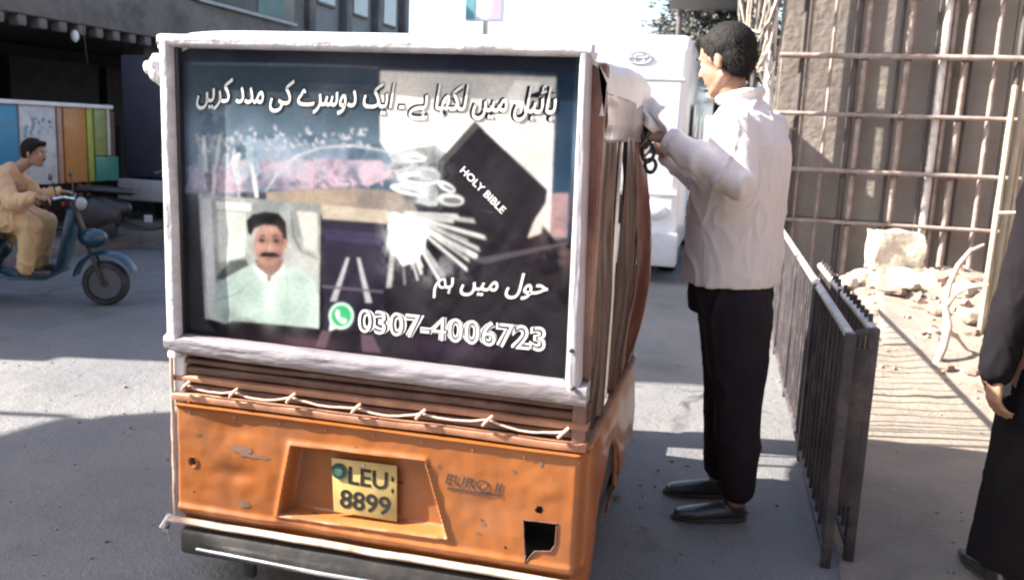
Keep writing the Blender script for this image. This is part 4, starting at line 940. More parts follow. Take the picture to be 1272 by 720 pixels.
curtain(FY+.035, FY+1.10, 1.37, 1.49, -.334, .005, 9, mat('clouded_clear_plastic', (.36, .29, .28), .3, (.24, .18, .17), 6, bump=.004, bscale=12, coat=.5), 'side_flap', bul=.0, seed=7, nu=110, nv=20)
for sy in (FY+.36, FY+.47):
    pz = [.58+.086*i for i in range(11)]
    MB().tube([(-.352, sy+.01*math.sin(z*9), z) for z in pz], .008, 8).build('grab_pole', mat('polished_brass', (.75, .62, .42), .25, metal=.9) if sy < FY+.4 else CHRO, rk, smooth=True)
# left side curtain and front cab
curtain(FY+.06, FY+1.05, .56, 1.47, -1.558, .010, 30, VIN, 'side_curtain', seed=5)
MB().bb(XC-.50, XC+.50, FY+.35, FY+.80, .40, .54).build('bench_seat', VIN, rk, bevel=.03, seg=3)
MB().bb(XC-.50, XC+.50, FY+.18, FY+.30, .50, 1.05).build('bench_back', VIN, rk, bevel=.03, seg=3)
MB().bb(XC-.22, XC+.22, FY+1.20, FY+1.50, .50, .60).build('driver_seat', VIN, rk, bevel=.03, seg=3)
MB().bb(XC-.24, XC+.24, FY+1.15, FY+1.19, .55, .9).build('driver_back', VIN, rk, bevel=.015)
MB().bb(XC-.40, XC+.40, FY+1.25, FY+1.85, .22, .27).build('cab_floor', BLKM, rk, bevel=.01)
cw = []
for z, y, h in ((.25, 4.14, .22), (.45, 4.16, .33), (.75, 4.12, .42), (.98, 4.06, .44)):
    cw.append([Vector((XC-h, y-.16, z)), Vector((XC-h*.7, y, z)), Vector((XC, y+.06, z)), Vector((XC+h*.7, y, z)), Vector((XC+h, y-.16, z)), Vector((XC+h-.02, y-.17, z)), Vector((XC, y+.03, z)), Vector((XC-h+.02, y-.17, z))])
MB().loft(cw).build('front_cowl', ORG, rk, smooth=True)
wsd = MB().prism([(-.43, 0), (.43, 0), (.42, .52), (.30, .60), (-.30, .60), (-.42, .52)], (XC, 4.04, .99), (1, 0, 0), (0, -.16, .987), (0, .987, .16), .006).build('windscreen', GLAS, rk)
MB().tube([(XC-.43, 4.03, .98), (XC-.42, 3.95, 1.50), (XC-.30, 3.935, 1.585), (XC+.30, 3.935, 1.585), (XC+.42, 3.95, 1.50), (XC+.43, 4.03, .98), (XC-.43, 4.03, .98)], .014, 8).build('windscreen_frame', BLKM, wsd, smooth=True)
MB().ball((XC, 4.21, .72), (.09, .05, .09)).build('headlight', CHRO, rk, smooth=True)
MB().tube([(XC-.33, 3.80, .88), (XC-.1, 3.88, .92), (XC+.1, 3.88, .92), (XC+.33, 3.80, .88)], .014, 8).build('handlebar', BLKM, rk, smooth=True)
MB().tube([(XC, 3.90, .92), (XC, 4.02, .45)], .03, 10).build('fork', BLKM, rk, smooth=True)
fm = [[Vector((XC-.075, 4.05+.26*math.cos(R(a)), .21+.26*math.sin(R(a)))), Vector((XC, 4.05+.285*math.cos(R(a)), .21+.285*math.sin(R(a)))), Vector((XC+.075, 4.05+.26*math.cos(R(a)), .21+.26*math.sin(R(a)))), Vector((XC, 4.05+.27*math.cos(R(a)), .21+.27*math.sin(R(a))))] for a in range(0, 181, 12)]
MB().loft(fm).build('mudguard', ORG, rk, smooth=True)
# mirror and meter bits hanging at the cab edge by the man's hands
mx_ = at_y(803, 190, 3.06); mi = MB()
mi.tube([(mx_.x-.06, 3.10, mx_.z+.16), (mx_.x-.02, 3.06, mx_.z+.12), (mx_.x, 3.05, mx_.z+.05)], .008, 8)
mi.build('mirror_stalk', BLKM, rk, smooth=True)
def lp_(c, rx, rz, r, m, nm):
    MB().tube([(c[0]+rx*math.cos(2*math.pi*k/24), c[1]+.01*math.sin(4*math.pi*k/24), c[2]+rz*math.sin(2*math.pi*k/24)) for k in range(25)], r, 8, caps=False).build(nm, m, rk, smooth=True)
for (px, py, rx, rz) in ((796, 162, .026, .034), (805, 190, .020, .030), (801, 176, .014, .02), (808, 206, .018, .022)):
    q = at_y(px, py, 3.04); lp_(q, rx, rz, .0065, BLKM, 'key_ring')
q = at_y(800, 180, 3.05); MB().ball((q.x, q.y, q.z), (.028, .012, .04), 12, 8).build('mirror', CHRO, rk, smooth=True)

for ch in rk.children_recursive:      # the short cab ahead of the passenger seat
    if ch.type == 'MESH':
        for v_ in ch.data.vertices:
            if v_.co.y > 3.55-rk.location.y: v_.co.y = 3.55-rk.location.y+(v_.co.y-3.55+rk.location.y)*.62
# ================================================================ railing
IRN = mat('dark_iron', (.055, .048, .055), .6, (.03, .027, .03), 7, dirt=(.16, .12, .11), dirt_amt=.6, dscale=8, bump=.002, bscale=50, metal=.2)
IRL = mat('sunlit_iron_rail', (.60, .57, .54), .5, (.40, .36, .33), 12, dirt=(.15, .11, .10), dirt_amt=.6, dscale=14, metal=.1)  # iron top rail coloured pale to stand for the sun on it
def barrier(x0, y0, y1, h, lab, step, spikes, x1=None):
    x1 = x0 if x1 is None else x1; f = thing('crowd_barrier', ((x0+x1)/2, (y0+y1)/2, 0), lab, 'railing', 'iron barriers along the pavement')
    X = lambda y: x0+(x1-x0)*(y-y0)/(y1-y0)
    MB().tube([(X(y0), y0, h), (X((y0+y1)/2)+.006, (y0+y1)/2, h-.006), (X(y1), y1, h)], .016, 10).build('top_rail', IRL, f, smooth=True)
    MB().tube([(X(y0), y0, .04), (X(y1), y1, .04)], .014, 8).build('bottom_rail', IRN, f, smooth=True)
    y = y0; pb = None; i = 0
    while y <= y1+.001:
        if i % 9 == 0:
            MB().bb(X(y)-.016, X(y)+.016, y-.016, y+.016, 0, h+.01).build('post', IRN, f, bevel=.003)
        else:
            o = MB().tube([(X(y), y, .035), (X(y)+.004*noise.noise(Vector((0, y*4, 1))), y, h*.5), (X(y), y, h+spikes+(.012*noise.noise(Vector((i*.9, 3, 0))) if spikes else 0))], .0075, 8).build('bar', IRN, f, smooth=True)
        y += step; i += 1
    return f
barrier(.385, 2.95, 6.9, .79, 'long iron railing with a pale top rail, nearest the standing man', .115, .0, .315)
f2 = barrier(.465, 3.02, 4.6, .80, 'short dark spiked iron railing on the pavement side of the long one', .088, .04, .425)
MB().bb(.395, .460, 3.0, 3.012, .20, .74).build('end_plate', IRN, f2, bevel=.004)
MB().tube([(.385, 2.97, .79), (.465, 3.02, .80)], .013, 8).build('end_rail', IRN, f2, smooth=True)

# ================================================================ rubble and litter at the wall
STO = mat('pale_limestone', (.66, .60, .49), .9, (.38, .33, .27), 5, dirt=(.26, .20, .15), dirt_amt=.6, dscale=6, bump=.012, bscale=18)
BRK = mat('brown_rubble', (.32, .22, .17), .92, (.20, .14, .11), 6, dirt=(.5, .42, .34), dirt_amt=.5, dscale=6, bump=.012, bscale=20)
def rock(c, d, name, m, lab, seed, rz=0, boxy=.75, rx=0, cat='stone', grp='stones of the rubble heap'):
    bm = bmesh.new(); bmesh.ops.create_cube(bm, size=1); bmesh.ops.subdivide_edges(bm, edges=bm.edges, cuts=6, use_grid_fill=True)
    M = Matrix.Rotation(rz, 3, 'Z') @ Matrix.Rotation(rx, 3, 'X'); vs_ = []
    for v_ in bm.verts:
        p = v_.co.copy(); q = p.normalized()*.5; p = p*boxy+q*(1-boxy)*1.15
        p += .085*noise.noise_vector(p*2.6+Vector((seed, 0, 0)))+.045*noise.noise_vector(p*6+Vector((0, seed, 0)))
        vs_.append(M @ Vector((p.x*d[0], p.y*d[1], p.z*d[2])))
    mb = MB(); mb.add(vs_, [tuple(v_.index for v_ in f.verts) for f in bm.faces]); bm.free()
    o = mb.build(name, m, smooth=True); o.location = c; tag(o, lab, cat, grp); return o
def gp(px, py, Y): return at_y(px, py, Y)
q = gp(1112, 311, 8.3); rock(q, (.43, .3, .34), 'stone_block', STO, 'large pale stone block standing on top of the rubble heap', 1, .15, .85)
q = gp(1133, 352, 8.0); rock(q, (.40, .3, .20), 'stone_block', STO, 'long pale stone block lying just below the tall one', 2, -.25, .8, .1)
q = gp(1075, 346, 8.2); rock(q, (.24, .2, .15), 'stone', STO, 'small pale stone at the left of the rubble heap', 3, .4, .4)
q = gp(1054, 352, 8.0); rock(q, (.15, .14, .13), 'stone', STO, 'round pale stone leftmost in the rubble heap', 4, 1, .2)
q = gp(1096, 352, 8.05); rock(q, (.22, .2, .2), 'stone', BRK, 'brown lump between the two pale stone blocks', 5, .8, .4)
q = gp(1166, 358, 7.9); rock(q, (.2, .2, .24), 'stone', BRK, 'brown stone right of the long pale block', 6, 2, .5)
q = gp(1196, 396, 7.2); rock(q, (.26, .2, .20), 'stone', STO, 'pale broken stone beside the bent branch', 7, .3, .6)
q = gp(1206, 424, 6.9); rock(q, (.28, .22, .16), 'stone', STO, 'pale broken stone low in front of the bamboo poles', 8, 1.3, .6)
q = gp(1180, 412, 7.1); rock(q, (.15, .16, .12), 'stone', STO, 'small pale chip under the bent branch', 9, .7, .6)
q = gp(1192, 462, 6.2); rock(q, (.30, .2, .13), 'stone', BRK, 'flat brown stone at the foot of the branch', 10, .2, .5)
rg = random.Random(51)
_rocks = [rock((0, 0, -5), (1, 1, .7), 'stone', (STO, BRK, BRK, BRK)[i], 'small broken stone lying loose in the rubble heap before the wall', 20+i, 0, .55, 0, 'stone', 'small loose stones of the rubble heap') for i in range(4)]
for i in range(46):
    px_, py_ = rg.uniform(1035, 1235), rg.uniform(335, 385)
    if i > 34: px_, py_ = rg.uniform(1160, 1240), rg.uniform(380, 470)
    q = at_z(px_, py_, .2); s_ = rg.uniform(.05, .15); o = _rocks[i] if i < 4 else _rocks[rg.randrange(4)].copy()
    if i >= 4: COL.objects.link(o)
    o.location = (q.x, min(q.y, 9.1), pave_z(q.x, min(q.y, 9.1))+s_*.25); o.scale = (s_*rg.uniform(.8, 1.5), s_, s_*rg.uniform(.6, 1)); o.rotation_euler = (0, 0, rg.random()*6)
rg = random.Random(15); deb = MB()
for i in range(420):
    x = rg.uniform(.85, 4.0); y = rg.uniform(6.3, 9.3) if rg.random() < .8 else rg.uniform(5.2, 6.4); s = rg.uniform(.010, .05)*(1 if y > 6.4 else .4)
    n0 = len(deb.v); deb.box((x, y, pave_z(x, y)+s*.25), (s*rg.uniform(1, 2), s*rg.uniform(.8, 1.5), s), rg.random()*3, rg.random(), rg.random())
tag(deb.build('rubble', BRK, bevel=0), 'loose broken rubble strewn before the wall', None, None, 'stuff')
deb = MB()
for i in range(1100):
    x = rg.uniform(-4.2, 3.5); y = rg.uniform(1.9, 7.5); s = rg.uniform(.002, .008)*(1.8 if rg.random() < .06 else 1)
    if -.4 < x < .66 or x > .75 or x < -1.7: deb.box((x, y, (pave_z(x, y) if x > .66 else 0)+s*.4), (s*1.6, s*1.2, s), rg.random()*3)
tag(deb.build('grit', mat('grit', (.30, .27, .24), .9, (.1, .09, .08), 30)), 'scattered grit on the road and pavement', None, None, 'stuff')
sl_ = MB(); a = gp(1050, 372, 7.6); 
def slab(u, v_):
    x = 1.02+1.25*u+.12*v_; y = 6.2+1.35*v_; z = .06+.17*v_*(1-.3*u)+.015*noise.noise(Vector((x*4, y*4, 8))); return Vector((x, y, z))
sl_.grid(slab, 24, 24); o = sl_.build('cement_slab', mat('cement_slab', (.22, .19, .16), .9, (.16, .135, .11), 4, bump=.006, bscale=22), smooth=True, solid=.07)
tag(o, 'smooth tilted cement slab below the pale stone blocks', 'slab')
# bent branch
BRA = mat('bleached_branch', (.52, .42, .36), .85, (.30, .22, .18), 12, bump=.004, bscale=40, stretch=(1, 1, .3))
br_ = MB()
def P(px, py, Y): return tuple(at_y(px, py, Y))
br_.tube([P(1148, 486, 5.75), P(1158, 462, 5.85), P(1172, 432, 6.0), P(1178, 405, 6.1), P(1174, 380, 6.15), P(1180, 352, 6.2), P(1190, 330, 6.3), P(1205, 312, 6.35), P(1222, 304, 6.4)], [.030, .026, .024, .026, .022, .018, .017, .014, .009], 10)
br_.tube([P(1175, 382, 6.15), P(1186, 366, 6.1), P(1204, 357, 6.1), P(1228, 354, 6.1)], [.018, .014, .011, .007], 8)
br_.tube([P(1176, 408, 6.1), P(1190, 420, 6.2), P(1206, 440, 6.3)], [.016, .012, .007], 8)
o = br_.build('branch', BRA, smooth=True); tag(o, 'bent bleached dry branch propped on the rubble', 'branch')
# bamboo poles
bmb = mat('dry_bamboo', (.46, .40, .30), .7, (.26, .21, .15), 12, dirt=(.22, .17, .12), dirt_amt=.6, dscale=9, bump=.002, stretch=(1, 1, .2))
rg = random.Random(31)
bb_ = thing('bamboo_bundle', (1.9, 6.9, 0), 'bundle of pale bamboo poles standing by the wall at the right edge', 'bamboo')
tl_ = at_y(1257, 108, 6.8); bl_ = at_y(1226, 345, 6.6)
for i in range(9):
    dx = i*.045; zt_ = tl_.z+rg.uniform(-.05, .5)*(i > 0); k_ = rg.uniform(-.02, .03); x_b = bl_.x+dx*1.15; x_t = tl_.x+dx+k_
    slope = (x_t-x_b)/(tl_.z-bl_.z); xb0 = x_b-slope*(bl_.z-0); pts = []; rad = []
    for j in range(12):
        z = zt_*j/11; pts.append((xb0+slope*z, 6.55+.03*i % .1+.12*z/2, z)); rad.append(.020)
    o = MB().tube(pts, [r_*(1.0+.12*((j % 3) == 0)) for j, r_ in enumerate(rad)], 8).build('pole', bmb, bb_, smooth=True)
MB().tube([(bl_.x-.03, 6.48, 1.0), (bl_.x+.2, 6.46, 1.02), (bl_.x+.45, 6.48, 1.0)], .012, 6).build('rope', CB2, bb_, smooth=True)

# awning added out of view on the left to shade the near road
aw = thing('added_awning', (-6.4, 1.2, 0), 'grey canvas awning on four bamboo poles, added out of view to shade the road', 'awning')
AWM = mat('grey_canvas', (.35, .35, .36), .9, (.28, .28, .29), 3, bump=.004)
def awn(u, v_):
    x = -7.15+1.75*u+.22*sm(.8, 1, v_)*(1-u); y = -3.5+6.35*v_+.15*u*(v_ > .98) ; return Vector((x, y - .5*(1-u)**2*sm(.9, 1, v_), 3.25-.10*math.sin(math.pi*u)*math.sin(math.pi*v_)-.08*abs(math.sin(v_*9))))
MB().grid(awn, 24, 60).build('canvas', AWM, aw, smooth=True, solid=.012)
for x in (-7.05, -5.45):
    for y in (-3.4, 2.3): MB().tube([(x, y, 0), (x, y, 3.2)], .03, 8).build('pole', bmb, aw, smooth=True)
# ================================================================ people
_LOCAL = [False]
def head_parts(mb, c, fd, up=Vector((0, 0, 1)), s=1.0):
    fd = Vector(fd).normalized(); l = up.cross(fd).normalized(); u = fd.cross(l).normalized(); c = Vector(c)
    M = Matrix((fd, l, u)).transposed(); W = lambda x, y, z: c + (fd*x + l*y + u*z)*s
    sc = lambda *a: tuple(q*s for q in a)
    mb.ball(W(-.012, 0, .028), sc(.094, .076, .090), 20, 14, M)
    mb.ball(W(.020, 0, -.030), sc(.068, .061, .078), 18, 12, M)
    mb.limb([(*W(.035, 0, -.085), .038*s, .028*s), (*W(.060, 0, -.092), .026*s, .020*s)], 12)            # chin
    for sy in (1, -1):
        mb.limb([(*W(-.01, sy*.052, -.055), .016*s), (*W(.045, sy*.028, -.088), .016*s)], 8)              # jaw
        mb.ball(W(.058, sy*.030, -.022), sc(.022, .022, .018), 10, 8, M)                                  # cheek
        mb.ball(W(-.008, sy*.078, -.012), sc(.017, .007, .030), 12, 8, M)                                 # ear
    mb.limb([(*W(.078, 0, .012), .009*s), (*W(.098, 0, -.022), .013*s, .011*s)], 8)                       # nose
    mb.limb([(*W(.078, -.030, .024), .010*s), (*W(.083, 0, .026), .010*s), (*W(.078, .030, .024), .010*s)], 8)
    mb.limb([(*W(.074, -.020, -.056), .008*s), (*W(.084, 0, -.056), .010*s), (*W(.074, .020, -.056), .008*s)], 8)  # lips
    return W, M
def face_details(W, M, s, root, moustache=True, hair_cut=True, hair_col=HAIR):
    for sy in (1, -1):
        MB().ball(W(.066, sy*.030, .006), (.0105*s,)*3, 10, 8).build('eye', mat('eye_white', (.7, .68, .65), .2), root, smooth=True)
        MB().ball(W(.0745, sy*.030, .006), (.0040*s,)*3, 8, 6).build('iris', mat('dark_iris', (.02, .012, .01), .2), root, smooth=True)
        MB().tube([W(.084, sy*.016, .026), W(.087, sy*.030, .031), W(.078, sy*.046, .027)], .0035*s, 6).build('eyebrow', hair_col, root, smooth=True)
    if moustache:
        MB().tube([W(.080, -.026, -.048), W(.093, 0, -.040), W(.080, .026, -.048)], [.003*s, .007*s, .003*s], 8).build('moustache', hair_col, root, smooth=True)
    hb = MB(); hb.ball(W(-.022, 0, .040), (.096*s, .084*s, .088*s), 20, 12, M); hb.ball(W(-.045, 0, .000), (.068*s, .078*s, .072*s), 18, 10, M)
    hb.limb([(*W(.05, -.035, .088), .022*s), (*W(.062, .02, .090), .022*s)], 10)
    for sy in (1, -1): hb.limb([(*W(.0, sy*.072, .03), .012*s), (*W(.008, sy*.074, -.005), .007*s)], 8)
    ho = organic(hb, 'hair', hair_col, root, voxel=.006, folds=.0018, fscale=40, stretch=(1, 1, .5), smooth=2, local=_LOCAL[0])
    rg_ = random.Random(6); tf = MB(); fdv = (M @ Vector((1, 0, 0))); upv = (M @ Vector((0, 0, 1))); off = Vector((0, 0, 0)) if _LOCAL[0] else root.location
    vs_ = ho.data.vertices; cc = W(-.03, 0, .01)-off
    for _ in range(2600):
        v_ = vs_[rg_.randrange(len(vs_))]; p = v_.co.copy(); n_ = v_.normal
        d_ = (n_*.15 - upv*.8 + fdv*(.5 if (p-cc).dot(upv) > .05*s else -.15) + Vector((rg_.gauss(0, .3), rg_.gauss(0, .3), rg_.gauss(0, .3)))).normalized(); L_ = rg_.uniform(.010, .022)*s; sd_ = n_.cross(d_).normalized()*.0007*s
        q = p+d_*L_*.5+n_*.0012; e_ = p+d_*L_ - n_*.0015; tf.add([p+off-sd_, p+off+sd_, q+off+sd_*.8, q+off-sd_*.8, e_+off], [(0, 1, 2, 3), (3, 2, 4)])
    tf.build('strands', hair_col, ho if False else root, local=False) if not _LOCAL[0] else tf.build('strands', hair_col, root)
    return ho
def hand_parts(mb, wr, d, nrm, thumb, s=1.0, curl=.6, spread=.1):
    """palm, four unequal bent fingers and a thumb; d = direction of the palm, nrm = back of the hand, thumb = +1/-1"""
    d = Vector(d).normalized(); n = (Vector(nrm)-d*Vector(nrm).dot(d)).normalized(); sd_ = d.cross(n).normalized()*thumb; w = Vector(wr)
    mb.limb([(*w, .026*s, .019*s), (*(w+d*.03*s), .034*s, .016*s), (*(w+d*.080*s), .040*s, .013*s)], 12, ref=n)
    for k, (off, L_) in enumerate(((.030, .072), (.010, .080), (-.011, .074), (-.030, .058))):
        p = w+d*.082*s+sd_*off*s; q = [p]; a = .25
        for j, fr in enumerate((.42, .32, .26)):
            a += curl*(.55+.12*k); dd = (d*math.cos(a)-n*math.sin(a)+sd_*off*spread*20*.1).normalized(); p = p+dd*L_*fr*s; q.append(p)
        r = (.0095, .009, .008, .0068) if k < 3 else (.0085, .008, .007, .006)
        mb.limb([(*a_, r_*s) for a_, r_ in zip(q, r)], 8)
    p = w+d*.020*s+sd_*.028*s; q = [p, p+(d*.6+sd_*.8).normalized()*.036*s, p+(d*.6+sd_*.8).normalized()*.036*s+(d-n*.4).normalized()*.030*s, p+(d*.6+sd_*.8).normalized()*.036*s+(d-n*.5).normalized()*.052*s]
    mb.limb([(*a_, r_*s) for a_, r_ in zip(q, (.014, .012, .0105, .008))], 8)
def shoe(par, heel, toe, m, w_=.046, h=.085, s=1.0, name='shoe'):
    heel = Vector(heel); toe = Vector(toe); d = (toe-heel); L_ = d.length; d.normalize(); l = Vector((0, 0, 1)).cross(d).normalized()
    mb = MB(); Wp = lambda x, y, z: heel+d*x*L_+l*y+Vector((0, 0, z))
    mb.limb([(*Wp(.10, 0, .040*s), .034*s, .034*s), (*Wp(.45, .004, .036*s), .036*s, .032*s), (*Wp(.75, .006, .030*s), .044*s, .026*s), (*Wp(.92, .004, .026*s), .034*s, .020*s)], 14)
    mb.limb([(*Wp(.14, 0, .04*s), .036*s), (*Wp(.18, 0, h*s), .040*s)], 12)
    o = organic(mb, name, m, par, voxel=.006, smooth=3)
    sl = MB(); n_ = 20; pts = []
    for k in range(n_):
        t = 2*math.pi*k/n_; x = .5+.53*math.cos(t); wv = (.046 if x > .55 else .038)*s; pts.append((x*L_, math.sin(t)*wv))
    sl.prism([(p[0], p[1]) for p in pts], tuple(heel+Vector((0, 0, .002))), tuple(d), tuple(l), (0, 0, 1), .016*s); sl.build('sole', mat('shoe_sole', (.05, .045, .04), .8), o, bevel=.003)
    return o

BLKL = mat('black_leather', (.02, .018, .018), .35, (.03, .027, .026), 20, dirt=(.12, .10, .09), dirt_amt=.4, dscale=20, coat=.2)
SHIRT = mat('off_white_cotton', (.70, .65, .64), .9, (.62, .57, .57), 4, spec=.2, bump=.0008, bscale=260)
TROU = mat('black_trouser_cloth', (.017, .013, .017), .9, (.026, .020, .026), 6, spec=.1, bump=.0008, bscale=220)

# ---- man leaning to the side of the rickshaw
m1 = thing('person', (0, 3.27, 0), 'man in off white shirt and black trousers reaching into the side of the rickshaw', 'person')
F = Vector((-.93, .37, 0)).normalized(); Lf = Vector((-F.y, F.x, 0))   # facing, his left (camera side)
def MP(f, l, z): return (0.0 + F.x*f + Lf.x*l, 3.27 + F.y*f + Lf.y*l, z)
bd = MB(); hc = Vector(at_y(901, 76, 3.27))
W1, M1 = head_parts(bd, hc, Vector((-.90, .42, -.30)), s=1.02)
bd.limb([(*MP(-.0, 0, 1.42), .050, .050), (*(hc+Vector((.02, 0, -.07))), .056, .056)], 14)
bd.limb([(*MP(0, 0, .95), .11, .11), (*MP(0, 0, 1.2), .11, .11), (*MP(-.02, 0, 1.34), .08, .08)], 16, ref=Vector(F))
# arms (world): left = camera side
eL = Vector(at_y(918, 226, 2.98)); sL = Vector(MP(-.03, .18, 1.44)); wL = Vector(at_y(826, 172, 3.06))
sR = Vector(MP(-.02, -.18, 1.44)); eR = Vector((-.10, 3.50, 1.20)); wR = Vector(at_y(826, 188, 3.36))
for s_, e_, w_ in ((sL, eL, wL), (sR, eR, wR)):
    bd.limb([(*s_, .050), (*((s_+e_)/2), .046), (*e_, .038)], 12); bd.limb([(*e_, .038), (*((e_*.6+w_*.4)), .038), (*w_, .025)], 12)
hand_parts(bd, wL, (-.85, .10, .25), (0.1, -.6, .8), 1, 1.0, .5)
hand_parts(bd, wR, (-.9, -.1, .1), (0.1, .3, .9), -1, 1.0, .6)
for (h_, k_, a_) in ((MP(0, .09, .88), (.065, 3.17, .47), (.085, 3.21, .09)), (MP(0, -.09, .88), (.02, 3.36, .47), (.01, 3.42, .10))):
    bd.limb([(*h_, .085), (*k_, .058)], 12); bd.limb([(*k_, .056), (*a_, .038)], 12)
organic(bd, 'body', SKIN, m1, voxel=.0065, smooth=3)
face_details(W1, M1, 1.02, m1)
sh = MB()
tors = [(MP(0, 0, .885), .168, .205), (MP(.0, 0, 1.0), .170, .205), (MP(.005, 0, 1.15), .168, .205), (MP(-.01, 0, 1.28), .158, .208), (MP(-.03, 0, 1.38), .130, .205), (MP(-.03, 0, 1.45), .095, .165), (MP(-.01, 0, 1.50), .075, .10), (MP(.02, 0, 1.545), .064, .068)]
rings = []
for p, rf, rl in tors:
    rings.append([Vector(p)+F*rf*math.cos(2*math.pi*k/28)+Lf*rl*math.sin(2*math.pi*k/28) for k in range(28)])
sh.loft(rings)
for s_, e_, w_ in ((sL, eL, wL), (sR, eR, wR)):
    sh.limb([(*(s_+Vector((0, 0, -.01))), .078), (*((s_+e_)/2), .072), (*e_, .060)], 16)
    sh.limb([(*e_, .060), (*(e_*.6+w_*.4), .056), (*(e_*.15+w_*.85), .046)], 14)
# collar
cr = [Vector(MP(.02+.068*math.cos(t), .072*math.sin(t), 1.545-.016*math.cos(t))) for t in [2*math.pi*k/20 for k in range(21)]]
sh.tube(cr, .017, 8, caps=False)
organic(sh, 'shirt', SHIRT, m1, voxel=.008, folds=.010, fscale=9, stretch=(1.2, 1.2, .6), smooth=3)
for (c_, w__) in ((eL*.10+wL*.90, wL), (eR*.10+wR*.90, wR)):
    MB().tube([c_, c_*.3+w__*.7], [.045, .043], 16).build('cuff', SHIRT, m1, smooth=True)
tr2 = MB()
pel = []
for p, rf, rl in ((MP(0, 0, .91), .145, .175), (MP(0, 0, .84), .150, .180), (MP(0, 0, .78), .14, .175)):
    pel.append([Vector(p)+F*rf*math.cos(2*math.pi*k/24)+Lf*rl*math.sin(2*math.pi*k/24) for k in range(24)])
tr2.loft(pel)
tr2.limb([(.03, 3.18, .80, .125), (.045, 3.17, .62, .108), (.062, 3.17, .46, .088), (.08, 3.19, .25, .078), (.088, 3.21, .135, .068)], 16)
tr2.limb([(.0, 3.36, .80, .120), (.01, 3.37, .62, .105), (.02, 3.37, .46, .088), (.02, 3.40, .25, .076), (.02, 3.42, .135, .066)], 16)
organic(tr2, 'trousers', TROU, m1, voxel=.009, folds=.009, fscale=7, stretch=(1, 1, .45), smooth=3)
shoe(m1, (.125, 3.235, 0), (-.135, 3.155, 0), BLKL); shoe(m1, (.07, 3.44, 0), (-.185, 3.39, 0), BLKL)
# folded white cloth in his raised hand
cl = MB()
q0 = at_y(800, 143, 3.05)
def clo(u, v_):
    x = q0.x-.045+.11*u; z = q0.z-.05+.10*v_; return Vector((x+.015*math.sin(v_*7), 3.045+.02*math.sin(u*9+v_*3), z+.02*math.sin(u*5)))
o = cl.grid(clo, 20, 18).build('cloth', mat('white_rag', (.78, .78, .78), .8), smooth=True, solid=.004); tag(o, 'small white rag held up in the hand of the man in the off white shirt', 'rag')

# ---- dark clothed passer-by at the right edge
m2 = thing('person', (1.10, 2.98, 0), 'passer-by in a loose black robe with one hand hanging, cut off at the right edge', 'person')
BLC = mat('black_robe_cloth', (.007, .006, .008), .9, (.012, .010, .011), 5, spec=.08, bump=.001, bscale=160)
bd = MB(); W2, M2 = head_parts(bd, (1.10, 2.98, 1.66), (.2, 1, 0))
bd.limb([(1.10, 3.0, 1.45, .06), (1.10, 2.99, 1.58, .055)], 12)
bd.limb([(1.10, 3, .9, .13, .15), (1.10, 3, 1.2, .12, .15), (1.10, 3, 1.4, .09, .15)], 14)
wl_ = Vector(at_y(1237, 462, 2.90))
for s_, e_, w_ in ((Vector((.925, 3.0, 1.40)), Vector((.87, 2.98, 1.10)), wl_), (Vector((1.28, 3.0, 1.40)), Vector((1.35, 3.0, 1.10)), Vector((1.38, 3.06, .80)))):
    bd.limb([(*s_, .05), (*e_, .038)], 12); bd.limb([(*e_, .038), (*((e_*.6+w_*.4)), .036), (*w_, .025)], 12)
hand_parts(bd, wl_, (.05, .02, -1), (-1, -.25, 0), 1, 1.05, .38)
hand_parts(bd, (1.38, 3.06, .80), (.02, .05, -1), (1, 0, 0), -1, 1.0, .35)
for x in (.94, 1.2): bd.limb([(x, 3.0, .9, .085), (x, 2.98, .48, .058)], 12); bd.limb([(x, 2.98, .48, .056), (x, 3.0, .09, .04)], 12)
organic(bd, 'body', SKIN, m2, voxel=.0065, smooth=3); face_details(W2, M2, 1.0, m2)
rb2 = MB(); rr = []
for z, rx, ry, cx_ in ((.09, .25, .19, 1.075), (.30, .245, .18, 1.085), (.60, .235, .165, 1.09), (.90, .205, .15, 1.10), (1.15, .20, .145, 1.10), (1.35, .21, .14, 1.10), (1.44, .17, .10, 1.10), (1.50, .08, .07, 1.10)):
    rr.append([Vector((cx_+rx*math.cos(2*math.pi*k/32)*(1+.04*math.sin(k*2.1)*(z < .9)), 3.0+ry*math.sin(2*math.pi*k/32)*(1+.05*math.sin(k*3.3)*(z < .9)), z)) for k in range(32)])
rb2.loft(rr)
for s_, e_, w_ in ((Vector((.925, 3.0, 1.39)), Vector((.87, 2.98, 1.10)), wl_), (Vector((1.28, 3.0, 1.39)), Vector((1.35, 3.0, 1.10)), Vector((1.38, 3.06, .80)))):
    rb2.limb([(*s_, .080), (*e_, .066)], 14); rb2.limb([(*e_, .066), (*((e_*.5+w_*.5)), .064), (*(w_*.97+e_*.03), .056)], 14)
organic(rb2, 'robe', BLC, m2, voxel=.010, folds=.013, fscale=6, stretch=(1.3, 1.3, .35), smooth=3)
shoe(m2, (.93, 2.92, .008), (.86, 3.17, .008), BLKL); shoe(m2, (1.2, 2.92, .008), (1.22, 3.18, .008), BLKL)

